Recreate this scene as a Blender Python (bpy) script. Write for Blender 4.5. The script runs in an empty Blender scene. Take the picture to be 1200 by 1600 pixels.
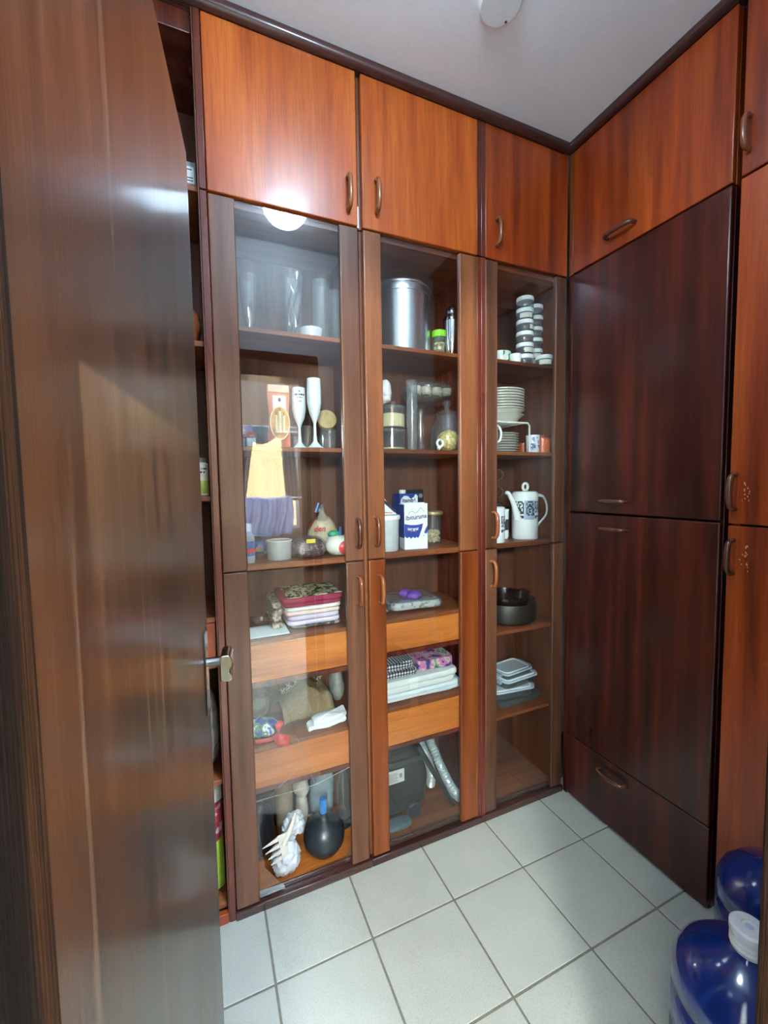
import bpy, math, random
from mathutils import Vector, Matrix, noise

random.seed(7)
SC = bpy.context.scene
COL = SC.collection
PI = math.pi

# ------------------------------------------------------------------ camera
CAMPOS = Vector((0.088, -1.4058, 1.4457))
YAW, PITCH, ROLL, FPX = 0.4057, -0.0650, -0.0157, 654.4556
fwd = Vector((math.sin(YAW) * math.cos(PITCH), math.cos(YAW) * math.cos(PITCH), math.sin(PITCH)))
rgt = Vector((math.cos(YAW), -math.sin(YAW), 0))
upv = rgt.cross(fwd)
r2 = math.cos(ROLL) * rgt + math.sin(ROLL) * upv
u2 = -math.sin(ROLL) * rgt + math.cos(ROLL) * upv
cd = bpy.data.cameras.new('camera')
cd.sensor_fit = 'HORIZONTAL'; cd.sensor_width = 36.0; cd.lens = 36.0 * FPX / 1200.0
cd.clip_start = 0.01
cam = bpy.data.objects.new('camera', cd); COL.objects.link(cam)
m3 = Matrix((r2, u2, -fwd)).transposed()
cam.matrix_world = Matrix.Translation(CAMPOS) @ m3.to_4x4()
SC.camera = cam

# ------------------------------------------------------------------ light, exposure
SC.view_settings.view_transform = 'Standard'
SC.view_settings.look = 'None'
SC.view_settings.gamma = 1.0
SC.view_settings.use_curve_mapping = False
SC.view_settings.exposure = 3.8
LAMP_STRENGTH = 8.5
LAUNDRY_FILL = 45.0
WALL_FILL = 46.0
SUN = 5.5
w = bpy.data.worlds.new('world'); SC.world = w; w.use_nodes = True
bg = w.node_tree.nodes['Background']
bg.inputs[0].default_value = (0.55, 0.72, 1.0, 1); bg.inputs[1].default_value = 1.6
sd = bpy.data.lights.new('sun', 'SUN'); sd.energy = SUN; sd.angle = math.radians(0.6); sd.color = (1.0, 0.95, 0.86)
sun = bpy.data.objects.new('sun', sd); COL.objects.link(sun)
sun.rotation_euler = Vector((0.2, -0.6, -0.77)).to_track_quat('-Z', 'Y').to_euler()
sun.location = (0, 4, 8)

# ------------------------------------------------------------------ material helpers
MATS = {}
def lin(c):
    def f(u):
        u /= 255.0
        return u / 12.92 if u <= 0.04045 else ((u + 0.055) / 1.055) ** 2.4
    return (f(c[0]), f(c[1]), f(c[2]), 1.0)
def newmat(name):
    m = bpy.data.materials.new(name); m.use_nodes = True
    nt = m.node_tree
    for n in list(nt.nodes): nt.nodes.remove(n)
    out = nt.nodes.new('ShaderNodeOutputMaterial')
    return m, nt, out
def N(nt, t, **kw):
    n = nt.nodes.new(t)
    for k, v in kw.items():
        if k.startswith('i_'): n.inputs[k[2:].replace('_', ' ')].default_value = v
        else: setattr(n, k, v)
    return n
def L(nt, a, b): nt.links.new(a, b)
def ramp(nt, fac, stops, interp='LINEAR'):
    r = nt.nodes.new('ShaderNodeValToRGB'); r.color_ramp.interpolation = interp
    e = r.color_ramp.elements
    while len(e) < len(stops): e.new(0.5)
    for i, (p, c) in enumerate(stops): e[i].position = p; e[i].color = c
    L(nt, fac, r.inputs[0]); return r.outputs[0]
def objvec(nt, scale, rnd=True):
    tc = N(nt, 'ShaderNodeTexCoord')
    v = tc.outputs['Object']
    if rnd:
        oi = N(nt, 'ShaderNodeObjectInfo')
        mu = N(nt, 'ShaderNodeMath', operation='MULTIPLY'); mu.inputs[1].default_value = 37.0
        L(nt, oi.outputs['Random'], mu.inputs[0])
        ad = N(nt, 'ShaderNodeVectorMath', operation='ADD')
        L(nt, v, ad.inputs[0]); L(nt, mu.outputs[0], ad.inputs[1]); v = ad.outputs[0]
    mp = N(nt, 'ShaderNodeMapping'); mp.inputs['Scale'].default_value = scale
    L(nt, v, mp.inputs['Vector']); return mp.outputs[0]
def wood(name, dark, mid, light, axis='z', rough=0.3, coat=0.0, blotch=0.35, bump=0.03, wear=None, spec=0.5):
    if name in MATS: return MATS[name]
    m, nt, out = newmat(name)
    def sc(a, b): return {'z': (a, a, b), 'x': (b, a, a), 'y': (a, b, a)}[axis]
    n1 = N(nt, 'ShaderNodeTexNoise'); n1.inputs['Scale'].default_value = 1.0; n1.inputs['Detail'].default_value = 6
    L(nt, objvec(nt, sc(22, 1.1)), n1.inputs['Vector'])
    n2 = N(nt, 'ShaderNodeTexNoise'); n2.inputs['Scale'].default_value = 1.0; n2.inputs['Detail'].default_value = 4
    L(nt, objvec(nt, sc(260, 9)), n2.inputs['Vector'])
    n3 = N(nt, 'ShaderNodeTexNoise'); n3.inputs['Scale'].default_value = 1.0; n3.inputs['Detail'].default_value = 2
    L(nt, objvec(nt, sc(5, 0.8)), n3.inputs['Vector'])
    c1 = ramp(nt, n1.outputs['Fac'], [(0.30, lin(dark)), (0.5, lin(mid)), (0.70, lin(light))])
    c2 = ramp(nt, n2.outputs['Fac'], [(0.36, (0.62, 0.58, 0.55, 1)), (0.55, (1, 1, 1, 1))])
    c3 = ramp(nt, n3.outputs['Fac'], [(0.3, (1 - blotch, 1 - blotch * 1.15, 1 - blotch * 1.25, 1)), (0.68, (1.12, 1.12, 1.1, 1))])
    a = N(nt, 'ShaderNodeMixRGB', blend_type='MULTIPLY'); a.inputs[0].default_value = 0.55
    L(nt, c1, a.inputs[1]); L(nt, c2, a.inputs[2])
    b = N(nt, 'ShaderNodeMixRGB', blend_type='MULTIPLY'); b.inputs[0].default_value = 1.0
    L(nt, a.outputs[0], b.inputs[1]); L(nt, c3, b.inputs[2])
    col = b.outputs[0]
    if wear:   # pale vertical drips and rubbed streaks with a shape of their own
        n4 = N(nt, 'ShaderNodeTexNoise'); n4.inputs['Scale'].default_value = 1.0; n4.inputs['Detail'].default_value = 3
        L(nt, objvec(nt, sc(60, 1.6)), n4.inputs['Vector'])
        f = ramp(nt, n4.outputs['Fac'], [(0.60, (0, 0, 0, 1)), (0.72, (0.5, 0.5, 0.5, 1))])
        mx = N(nt, 'ShaderNodeMixRGB'); L(nt, f, mx.inputs[0]); L(nt, col, mx.inputs[1]); mx.inputs[2].default_value = lin(wear)
        col = mx.outputs[0]
    p = N(nt, 'ShaderNodeBsdfPrincipled'); p.inputs['Roughness'].default_value = rough; p.inputs['Specular IOR Level'].default_value = spec
    L(nt, col, p.inputs['Base Color'])
    rr = N(nt, 'ShaderNodeMapRange'); rr.inputs['To Min'].default_value = rough * 0.8; rr.inputs['To Max'].default_value = rough * 1.25
    L(nt, n3.outputs['Fac'], rr.inputs[0]); L(nt, rr.outputs[0], p.inputs['Roughness'])
    if coat: p.inputs['Coat Weight'].default_value = coat; p.inputs['Coat Roughness'].default_value = 0.12
    bp = N(nt, 'ShaderNodeBump'); bp.inputs['Strength'].default_value = bump; bp.inputs['Distance'].default_value = 0.01
    L(nt, n2.outputs['Fac'], bp.inputs['Height']); L(nt, bp.outputs[0], p.inputs['Normal'])
    L(nt, p.outputs[0], out.inputs[0]); MATS[name] = m; return m
def plain(name, c, rough=0.5, metal=0.0, noise_amt=0.08, scale=40, bump=0.0, coat=0.0, alpha=None, sheen=0.0):
    if name in MATS: return MATS[name]
    m, nt, out = newmat(name)
    p = N(nt, 'ShaderNodeBsdfPrincipled')
    n = N(nt, 'ShaderNodeTexNoise'); n.inputs['Scale'].default_value = scale; n.inputs['Detail'].default_value = 4
    L(nt, objvec(nt, (1, 1, 1)), n.inputs['Vector'])
    a = lin(c); k = noise_amt
    col = ramp(nt, n.outputs['Fac'], [(0.3, (a[0] * (1 - k), a[1] * (1 - k), a[2] * (1 - k), 1)), (0.7, (min(1, a[0] * (1 + k)), min(1, a[1] * (1 + k)), min(1, a[2] * (1 + k)), 1))])
    L(nt, col, p.inputs['Base Color'])
    p.inputs['Roughness'].default_value = rough; p.inputs['Metallic'].default_value = metal
    if coat: p.inputs['Coat Weight'].default_value = coat; p.inputs['Coat Roughness'].default_value = 0.08
    if sheen: p.inputs['Sheen Weight'].default_value = sheen
    if bump:
        bp = N(nt, 'ShaderNodeBump'); bp.inputs['Strength'].default_value = bump; bp.inputs['Distance'].default_value = 0.01
        L(nt, n.outputs['Fac'], bp.inputs['Height']); L(nt, bp.outputs[0], p.inputs['Normal'])
    sh = p.outputs[0]
    if alpha is not None:
        t = N(nt, 'ShaderNodeBsdfTransparent'); mx = N(nt, 'ShaderNodeMixShader'); mx.inputs[0].default_value = alpha
        L(nt, t.outputs[0], mx.inputs[1]); L(nt, sh, mx.inputs[2]); sh = mx.outputs[0]
    L(nt, sh, out.inputs[0]); MATS[name] = m; return m
def glass(name, tint=(245, 250, 250), f0=0.05, power=5.0, rough=0.0, film=0.0, dust=(200, 210, 215), wob=0.0):
    """thin clear sheet: transparent body, mirror coat that grows towards grazing"""
    if name in MATS: return MATS[name]
    m, nt, out = newmat(name)
    t = N(nt, 'ShaderNodeBsdfTransparent'); t.inputs[0].default_value = lin(tint)
    g = N(nt, 'ShaderNodeBsdfGlossy'); g.inputs['Roughness'].default_value = rough
    if wob:
        n = N(nt, 'ShaderNodeTexNoise'); n.inputs['Scale'].default_value = wob; n.inputs['Detail'].default_value = 3
        L(nt, objvec(nt, (1, 1, 1)), n.inputs['Vector'])
        bp = N(nt, 'ShaderNodeBump'); bp.inputs['Strength'].default_value = 0.6; bp.inputs['Distance'].default_value = 0.01
        L(nt, n.outputs['Fac'], bp.inputs['Height']); L(nt, bp.outputs[0], g.inputs['Normal'])
    lw = N(nt, 'ShaderNodeLayerWeight'); lw.inputs['Blend'].default_value = 0.5
    pw = N(nt, 'ShaderNodeMath', operation='POWER'); pw.inputs[1].default_value = power
    L(nt, lw.outputs['Facing'], pw.inputs[0])
    mr = N(nt, 'ShaderNodeMapRange'); mr.inputs['To Min'].default_value = f0; mr.inputs['To Max'].default_value = 0.9
    L(nt, pw.outputs[0], mr.inputs[0])
    mx = N(nt, 'ShaderNodeMixShader'); L(nt, mr.outputs[0], mx.inputs[0]); L(nt, t.outputs[0], mx.inputs[1]); L(nt, g.outputs[0], mx.inputs[2])
    sh = mx.outputs[0]
    if film:
        d = N(nt, 'ShaderNodeBsdfDiffuse'); d.inputs[0].default_value = lin(dust)
        m2 = N(nt, 'ShaderNodeMixShader'); m2.inputs[0].default_value = film
        L(nt, sh, m2.inputs[1]); L(nt, d.outputs[0], m2.inputs[2]); sh = m2.outputs[0]
    L(nt, sh, out.inputs[0]); MATS[name] = m; return m
def emis(name, c, s):
    if name in MATS: return MATS[name]
    m, nt, out = newmat(name)
    e = N(nt, 'ShaderNodeEmission'); e.inputs[0].default_value = lin(c); e.inputs[1].default_value = s
    L(nt, e.outputs[0], out.inputs[0]); MATS[name] = m; return m
def spotted(name, stops, scale=30, rough=0.85, kind='voronoi', bump=0.2, stretch=(1, 1, 1)):
    """printed cloth: flat patches of several colours"""
    if name in MATS: return MATS[name]
    m, nt, out = newmat(name)
    p = N(nt, 'ShaderNodeBsdfPrincipled'); p.inputs['Roughness'].default_value = rough
    v = objvec(nt, stretch)
    if kind == 'voronoi':
        t = N(nt, 'ShaderNodeTexVoronoi'); t.inputs['Scale'].default_value = scale; L(nt, v, t.inputs['Vector'])
        sp = N(nt, 'ShaderNodeSeparateColor'); L(nt, t.outputs['Color'], sp.inputs[0]); f = sp.outputs[0]
    else:
        t = N(nt, 'ShaderNodeTexNoise'); t.inputs['Scale'].default_value = scale; t.inputs['Detail'].default_value = 3; L(nt, v, t.inputs['Vector']); f = t.outputs['Fac']
    L(nt, ramp(nt, f, [(q, lin(c)) for q, c in stops], 'CONSTANT'), p.inputs['Base Color'])
    n = N(nt, 'ShaderNodeTexNoise'); n.inputs['Scale'].default_value = 60; L(nt, v, n.inputs['Vector'])
    bp = N(nt, 'ShaderNodeBump'); bp.inputs['Strength'].default_value = bump; bp.inputs['Distance'].default_value = 0.01
    L(nt, n.outputs['Fac'], bp.inputs['Height']); L(nt, bp.outputs[0], p.inputs['Normal'])
    L(nt, p.outputs[0], out.inputs[0]); MATS[name] = m; return m
def gingham(name, size, c0, c1, c2):
    if name in MATS: return MATS[name]
    m, nt, out = newmat(name)
    tc = N(nt, 'ShaderNodeTexCoord'); sp = N(nt, 'ShaderNodeSeparateXYZ'); L(nt, tc.outputs['Object'], sp.inputs[0])
    def band(o):
        a = N(nt, 'ShaderNodeMath', operation='MULTIPLY'); a.inputs[1].default_value = 1 / size; L(nt, o, a.inputs[0])
        b = N(nt, 'ShaderNodeMath', operation='FRACT'); L(nt, a.outputs[0], b.inputs[0])
        c = N(nt, 'ShaderNodeMath', operation='GREATER_THAN'); c.inputs[1].default_value = 0.5; L(nt, b.outputs[0], c.inputs[0]); return c.outputs[0]
    yz = N(nt, 'ShaderNodeMath', operation='SUBTRACT'); L(nt, sp.outputs[1], yz.inputs[0]); L(nt, sp.outputs[2], yz.inputs[1])
    s = N(nt, 'ShaderNodeMath', operation='ADD'); L(nt, band(sp.outputs[0]), s.inputs[0]); L(nt, band(yz.outputs[0]), s.inputs[1])
    h = N(nt, 'ShaderNodeMath', operation='MULTIPLY'); h.inputs[1].default_value = 0.5; L(nt, s.outputs[0], h.inputs[0])
    p = N(nt, 'ShaderNodeBsdfPrincipled'); p.inputs['Roughness'].default_value = 0.9
    L(nt, ramp(nt, h.outputs[0], [(0, lin(c0)), (0.3, lin(c1)), (0.8, lin(c2))], 'CONSTANT'), p.inputs['Base Color'])
    L(nt, p.outputs[0], out.inputs[0]); MATS[name] = m; return m

# woods
W_ORANGE = lambda: wood('veneer_orange', (150, 62, 14), (180, 84, 22), (196, 102, 34), rough=0.36, coat=0.10, blotch=0.28)
W_RED = lambda: wood('veneer_red_orange', (108, 36, 10), (148, 58, 15), (172, 79, 23), rough=0.32, coat=0.15, blotch=0.4)
W_BROWN = lambda: wood('stile_brown', (74, 44, 30), (100, 63, 44), (118, 78, 56), rough=0.35, coat=0.15, blotch=0.2)
W_TAN = lambda: wood('stile_tan', (98, 54, 30), (122, 72, 42), (140, 86, 52), rough=0.35, coat=0.15, blotch=0.15)
W_HONEY = lambda: wood('stile_honey', (98, 42, 12), (118, 56, 19), (132, 68, 27), rough=0.33, coat=0.15, blotch=0.18)
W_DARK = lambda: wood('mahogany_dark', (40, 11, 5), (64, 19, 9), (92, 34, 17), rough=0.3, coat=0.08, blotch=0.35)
W_IN = lambda: wood('carcass_brown', (84, 44, 26), (112, 62, 36), (132, 78, 46), rough=0.45, blotch=0.25)
W_INX = lambda: wood('shelf_brown', (96, 48, 26), (124, 68, 36), (142, 84, 48), axis='x', rough=0.42, blotch=0.2)
W_BACK = lambda: wood('back_panel_brown', (74, 44, 30), (98, 60, 42), (114, 74, 54), rough=0.5, blotch=0.2)
W_DRAWER = lambda: wood('drawer_honey', (160, 86, 32), (190, 112, 48), (206, 130, 62), axis='x', rough=0.35, coat=0.1, blotch=0.15)
W_POST = lambda: wood('post_red_brown', (74, 28, 18), (98, 42, 28), (116, 56, 38), rough=0.25, coat=0.3, blotch=0.2)
W_CROWN = lambda: wood('crown_dark', (52, 28, 26), (68, 38, 34), (84, 50, 44), axis='x', rough=0.25, coat=0.5, blotch=0.2)
W_CROWNY = lambda: wood('crown_dark_side', (52, 28, 26), (68, 38, 34), (84, 50, 44), axis='y', rough=0.25, coat=0.5, blotch=0.2)
W_HANDLE = lambda: wood('handle_wood', (98, 48, 24), (130, 72, 38), (152, 92, 52), rough=0.25, coat=0.4, blotch=0.1)
W_HANDLED = lambda: wood('handle_dark_wood', (66, 34, 22), (88, 48, 32), (108, 62, 42), rough=0.25, coat=0.4, blotch=0.1)
W_DOOR = lambda: wood('door_leaf_brown', (28, 13, 6), (56, 30, 14), (80, 46, 24), rough=0.32, coat=0.2, blotch=0.5, wear=(112, 84, 60))
W_JAMB = lambda: wood('jamb_rough', (10, 5, 2), (38, 21, 9), (120, 72, 34), rough=0.8, blotch=0.5, bump=0.5, spec=0.08)
PAINT = lambda: plain('white_paint', (226, 228, 228), 0.7, noise_amt=0.03, scale=60, bump=0.03)
PANE = lambda: glass('door_glass', (252, 253, 252), f0=0.055, power=4.5)
CLEAR = lambda: glass('clear_glass', (244, 248, 248), f0=0.09, power=2.2, rough=0.02, film=0.06)
CLEARP = lambda: glass('clear_plastic', (238, 242, 244), f0=0.06, power=2.2, rough=0.12, film=0.12)
FILM = lambda: glass('plastic_film', (244, 246, 246), f0=0.12, power=2.0, rough=0.1, film=0.07, wob=60)
WHITEC = lambda: plain('white_ceramic', (226, 232, 232), 0.25, noise_amt=0.02, coat=0.4)
WHITEP = lambda: plain('white_plastic', (220, 224, 226), 0.35, noise_amt=0.03)
CHROME = lambda: plain('chrome', (200, 205, 208), 0.12, metal=1.0, noise_amt=0.02)
ALU = lambda: plain('aluminium', (206, 212, 216), 0.28, metal=1.0, noise_amt=0.03)
INK = lambda: plain('dark_ink', (38, 40, 52), 0.5)

# ------------------------------------------------------------------ mesh helpers
class MB:
    def __init__(s): s.v = []; s.f = []; s.m = []; s.cm = 0
    def mat(s, i): s.cm = i; return s
    def add(s, vs, fs):
        o = len(s.v); s.v += [Vector(p) for p in vs]
        for f in fs: s.f.append(tuple(i + o for i in f)); s.m.append(s.cm)
        return s
    def box(s, x0, x1, y0, y1, z0, z1):
        vs = [(x, y, z) for z in (z0, z1) for y in (y0, y1) for x in (x0, x1)]
        return s.add(vs, [(0, 2, 3, 1), (4, 5, 7, 6), (0, 1, 5, 4), (2, 6, 7, 3), (0, 4, 6, 2), (1, 3, 7, 5)])
    def lathe(s, prof, cx, cy, n=32, a0=0.0):
        vs = []; fs = []; k = len(prof)
        for i in range(n):
            a = a0 + 2 * PI * i / n
            for r, z in prof: vs.append((cx + r * math.cos(a), cy + r * math.sin(a), z))
        for i in range(n):
            j = (i + 1) % n
            for q in range(k - 1):
                fs.append((i * k + q, j * k + q, j * k + q + 1, i * k + q + 1))
        if prof[0][0] > 1e-5: fs.append(tuple(i * k for i in range(n))[::-1])
        if prof[-1][0] > 1e-5: fs.append(tuple(i * k + k - 1 for i in range(n)))
        return s.add(vs, fs)
    def shell(s, prof, cx, cy, n=32):
        """open lathe, no caps"""
        vs = []; fs = []; k = len(prof)
        for i in range(n):
            a = 2 * PI * i / n
            for r, z in prof: vs.append((cx + r * math.cos(a), cy + r * math.sin(a), z))
        for i in range(n):
            j = (i + 1) % n
            for q in range(k - 1): fs.append((i * k + q, j * k + q, j * k + q + 1, i * k + q + 1))
        return s.add(vs, fs)
    def tube(s, pts, r, n=10, caps=True, sx=1.0, sy=1.0):
        pts = [Vector(p) for p in pts]; k = len(pts)
        rs = r if isinstance(r, (list, tuple)) else [r] * k
        vs = []; fs = []; pn = None
        for i, p in enumerate(pts):
            t = (pts[min(i + 1, k - 1)] - pts[max(i - 1, 0)]).normalized()
            if pn is None:
                pn = t.orthogonal().normalized() if abs(t.z) > 0.99 or True else None
            nrm = (pn - t * pn.dot(t))
            nrm = nrm.normalized() if nrm.length > 1e-6 else t.orthogonal().normalized()
            pn = nrm; b = t.cross(nrm)
            for j in range(n):
                a = 2 * PI * j / n
                vs.append(p + (nrm * math.cos(a) * sx + b * math.sin(a) * sy) * rs[i])
        for i in range(k - 1):
            for j in range(n):
                q = (j + 1) % n; fs.append((i * n + j, i * n + q, (i + 1) * n + q, (i + 1) * n + j))
        if caps: fs.append(tuple(range(n))[::-1]); fs.append(tuple((k - 1) * n + j for j in range(n)))
        return s.add(vs, fs)
    def prism(s, poly, y0, y1, plane='xz'):
        """polygon in (x,z) extruded along y (or (y,z) along x, (x,y) along z)"""
        def P(a, b, c): return {'xz': (a, c, b), 'yz': (c, a, b), 'xy': (a, b, c)}[plane]
        n = len(poly); vs = [P(a, b, y0) for a, b in poly] + [P(a, b, y1) for a, b in poly]
        fs = [tuple(range(n)), tuple(range(2 * n - 1, n - 1, -1))] + [((i + 1) % n, i, n + i, n + (i + 1) % n) for i in range(n)]
        return s.add(vs, fs)
    def slab(s, x0, x1, y0, y1, z0, z1, seed=0, amp=0.003, nx=14, ny=10, tilt=0.0):
        """one soft folded layer: full round front, back and sides, gently uneven"""
        cx, cy, cz = (x0 + x1) / 2, (y0 + y1) / 2, (z0 + z1) / 2; h = (z1 - z0) / 2
        prof = 8; ring = []
        vs = []; fs = []
        def se(t, p): return math.copysign(abs(t) ** p, t)
        nu = 40; nv = prof
        for j in range(nv + 1):
            ph = -PI / 2 + PI * j / nv
            for i in range(nu):
                th = 2 * PI * i / nu
                cr = math.cos(ph) ** 0.45 if math.cos(ph) > 1e-6 else 0.0
                x = (x1 - x0) / 2 * se(math.cos(th), 0.22); y = (y1 - y0) / 2 * se(math.sin(th), 0.22)
                m = 1 - 0.06 * (1 - cr) if cr > 0 else 0.0
                k = (cr if j in (0, nv) else (1 - (1 - cr) * 0.08))
                X = cx + x * k; Y = cy + y * k
                nz = noise.noise(Vector((X * 22 + seed * 3.1, Y * 22, seed * 1.7))) * amp
                Z = cz + h * math.sin(ph) + nz + tilt * (X - cx)
                Y += noise.noise(Vector((X * 30, seed * 2.3, Z * 10))) * amp * 1.2
                vs.append((X, Y, Z))
        for j in range(nv):
            for i in range(nu):
                q = (i + 1) % nu; fs.append((j * nu + i, j * nu + q, (j + 1) * nu + q, (j + 1) * nu + i))
        return s.add(vs, fs)
    def blob(s, c, r, amp=0.1, freq=8.0, seed=0, zmin=None, nu=36, nv=22, p=1.0, creases=0.0):
        vs = []; fs = []; c = Vector(c)
        def se(t, e): return math.copysign(abs(t) ** e, t)
        for j in range(nv + 1):
            ph = -PI / 2 + PI * j / nv
            for i in range(nu):
                th = 2 * PI * i / nu
                d = Vector((se(math.cos(ph), p) * se(math.cos(th), p), se(math.cos(ph), p) * se(math.sin(th), p), se(math.sin(ph), p)))
                q = Vector((d.x * r[0], d.y * r[1], d.z * r[2]))
                k = 1 + amp * noise.noise(q * freq + Vector((seed * 5.3, seed * 1.1, 0)))
                if creases: k += creases * (0.5 - abs(noise.noise(q * freq * 2.2 + Vector((seed, 9, 3)))) * 2)
                v = c + q * k
                if zmin is not None and v.z < zmin: v.z = zmin
                vs.append(v)
        for j in range(nv):
            for i in range(nu):
                q = (i + 1) % nu; fs.append((j * nu + i, j * nu + q, (j + 1) * nu + q, (j + 1) * nu + i))
        return s.add(vs, fs)
    def sheet(s, fn, nu, nv):
        vs = [fn(i / nu, j / nv) for j in range(nv + 1) for i in range(nu + 1)]
        fs = [(j * (nu + 1) + i, j * (nu + 1) + i + 1, (j + 1) * (nu + 1) + i + 1, (j + 1) * (nu + 1) + i) for j in range(nv) for i in range(nu)]
        return s.add(vs, fs)
    def cylpatch(s, cx, cy, r, a0, a1, z0, z1, n=3, th=0.0006):
        vs = []; fs = []
        for i in range(n + 1):
            a = a0 + (a1 - a0) * i / n
            for rr in (r, r + th):
                for z in (z0, z1): vs.append((cx + rr * math.cos(a), cy + rr * math.sin(a), z))
        for i in range(n):
            b = i * 4; fs += [(b + 2, b + 6, b + 7, b + 3), (b + 3, b + 7, b + 5, b + 1), (b, b + 4, b + 6, b + 2)]
        fs += [(0, 2, 3, 1), (n * 4, n * 4 + 1, n * 4 + 3, n * 4 + 2)]
        return s.add(vs, fs)
    def bitmap(s, rows, cx, cy, r, ac, width, z0, z1):
        """dark cells printed round a cylinder"""
        nr = len(rows); nc = len(rows[0]); da = width / r / nc; dz = (z1 - z0) / nr; st = ac - width / r / 2
        for j, row in enumerate(rows):
            i = 0
            while i < nc:
                if row[i] == '#':
                    k = i
                    while k < nc and row[k] == '#': k += 1
                    s.cylpatch(cx, cy, r, st + i * da, st + k * da, z1 - (j + 1) * dz, z1 - j * dz); i = k
                else: i += 1
        return s
    def text(s, body, size, x, z, y, shear=0.0, rot=0.0, align='CENTER', sx=1.0, fat=0.0):
        cu = bpy.data.curves.new('lettering', 'FONT'); cu.body = body; cu.size = size; cu.shear = shear; cu.align_x = align; cu.offset = fat
        ob = bpy.data.objects.new('lettering', cu); COL.objects.link(ob)
        dg = bpy.context.evaluated_depsgraph_get()
        me = bpy.data.meshes.new_from_object(ob.evaluated_get(dg))
        c, q = math.cos(rot), math.sin(rot)
        vs = []
        for v in me.vertices:
            a, b = v.co.x * sx, v.co.y
            vs.append((x + a * c - b * q, y, z + a * q + b * c))
        fs = [tuple(f.vertices) for f in me.polygons]
        bpy.data.objects.remove(ob); bpy.data.curves.remove(cu); bpy.data.meshes.remove(me)
        return s.add(vs, fs)
    def rotz(s, a, cx, cy, start=0):
        c, q = math.cos(a), math.sin(a)
        for v in s.v[start:]:
            x, y = v.x - cx, v.y - cy; v.x = cx + x * c - y * q; v.y = cy + x * q + y * c
        return s
    def rot(s, a, axis, c, start=0):
        R = Matrix.Rotation(a, 3, axis); c = Vector(c)
        for i in range(start, len(s.v)): s.v[i] = c + R @ (s.v[i] - c)
        return s

W = {}     # world position of every object's origin
def obj(name, mb, mats, parent=None, bevel=0.0, smooth=True, angle=38, seg=2, solid=0.0):
    if callable(mats): mats = mats()
    if not isinstance(mats, (list, tuple)): mats = [mats]
    if parent is not None: o0 = W[parent]
    else:
        xs = [v.x for v in mb.v]; ys = [v.y for v in mb.v]
        o0 = Vector(((min(xs) + max(xs)) / 2, (min(ys) + max(ys)) / 2, min(v.z for v in mb.v)))
    me = bpy.data.meshes.new(name)
    me.from_pydata([v - o0 for v in mb.v], [], mb.f)
    for m in mats: me.materials.append(m() if callable(m) else m)
    for p, mi in zip(me.polygons, mb.m): p.material_index = mi; p.use_smooth = smooth
    me.update()
    if smooth:
        me.set_sharp_from_angle(angle=math.radians(angle))
    ob = bpy.data.objects.new(name, me); COL.objects.link(ob)
    if parent is not None: ob.parent = parent
    else: ob.location = o0
    W[ob] = o0
    if bevel:
        b = ob.modifiers.new('bevel', 'BEVEL'); b.width = bevel; b.segments = seg; b.limit_method = 'ANGLE'; b.angle_limit = math.radians(40)
    if solid:
        b = ob.modifiers.new('solid', 'SOLIDIFY'); b.thickness = solid; b.offset = 0
    return ob
def tag(o, label, cat, group=None):
    o['label'] = label; o['category'] = cat
    if group: o['group'] = group
    return o
def struct(o): o['kind'] = 'structure'; return o
def thing(name, loc, label, cat, group=None):
    e = bpy.data.objects.new(name, None); COL.objects.link(e); e.location = loc; e.empty_display_size = 0.05
    W[e] = Vector(loc); tag(e, label, cat, group); return e
def dup(root, loc, label=None, rot=0.0, scale=1.0):
    r = root.copy(); COL.objects.link(r); r.location = loc; r.rotation_euler = (0, 0, rot); r.scale = (scale,) * 3
    if label: r['label'] = label
    for ch in list(root.children):
        c = ch.copy(); COL.objects.link(c); c.parent = r
        for g in list(ch.children):
            d = g.copy(); COL.objects.link(d); d.parent = c
    return r
def B(x0, x1, y0, y1, z0, z1): return MB().box(x0, x1, y0, y1, z0, z1)

# ------------------------------------------------------------------ the setting
ZC = 2.86
XL, XW, YB, YF0, YF1 = -0.32, 2.10, 0.345, -1.15, -1.30     # pantry shell; front wall between YF0 and YF1
LX0, LX1, LY = -0.9, 2.10, -3.0                              # laundry room behind the camera

fl = MB().box(LX0 - 0.1, XW + 0.1, LY - 0.1, YB + 0.1, -0.06, -0.0018)
floor = struct(obj('floor', fl, lambda: plain('grout_grey', (112, 108, 96), 0.9, noise_amt=0.15, scale=90), smooth=False))
def tile_mat():
    if 'tile' in MATS: return MATS['tile']
    m, nt, out = newmat('floor_tile_beige')
    p = N(nt, 'ShaderNodeBsdfPrincipled'); p.inputs['Roughness'].default_value = 0.42
    n = N(nt, 'ShaderNodeTexNoise'); n.inputs['Scale'].default_value = 260; n.inputs['Detail'].default_value = 2
    L(nt, objvec(nt, (1, 1, 1)), n.inputs['Vector'])
    c = ramp(nt, n.outputs['Fac'], [(0.30, lin((160, 160, 150))), (0.45, lin((171, 173, 163))), (0.7, lin((176, 178, 170)))])
    n2 = N(nt, 'ShaderNodeTexNoise'); n2.inputs['Scale'].default_value = 9; L(nt, objvec(nt, (1, 1, 1)), n2.inputs['Vector'])
    c2 = ramp(nt, n2.outputs['Fac'], [(0.3, (0.93, 0.93, 0.92, 1)), (0.7, (1, 1, 1, 1))])
    a = N(nt, 'ShaderNodeMixRGB', blend_type='MULTIPLY'); a.inputs[0].default_value = 1; L(nt, c, a.inputs[1]); L(nt, c2, a.inputs[2])
    L(nt, a.outputs[0], p.inputs['Base Color']); L(nt, p.outputs[0], out.inputs[0]); MATS['tile'] = m; return m
TT, TX0, TY0 = 0.3045, 0.2239, -0.2369
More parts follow.
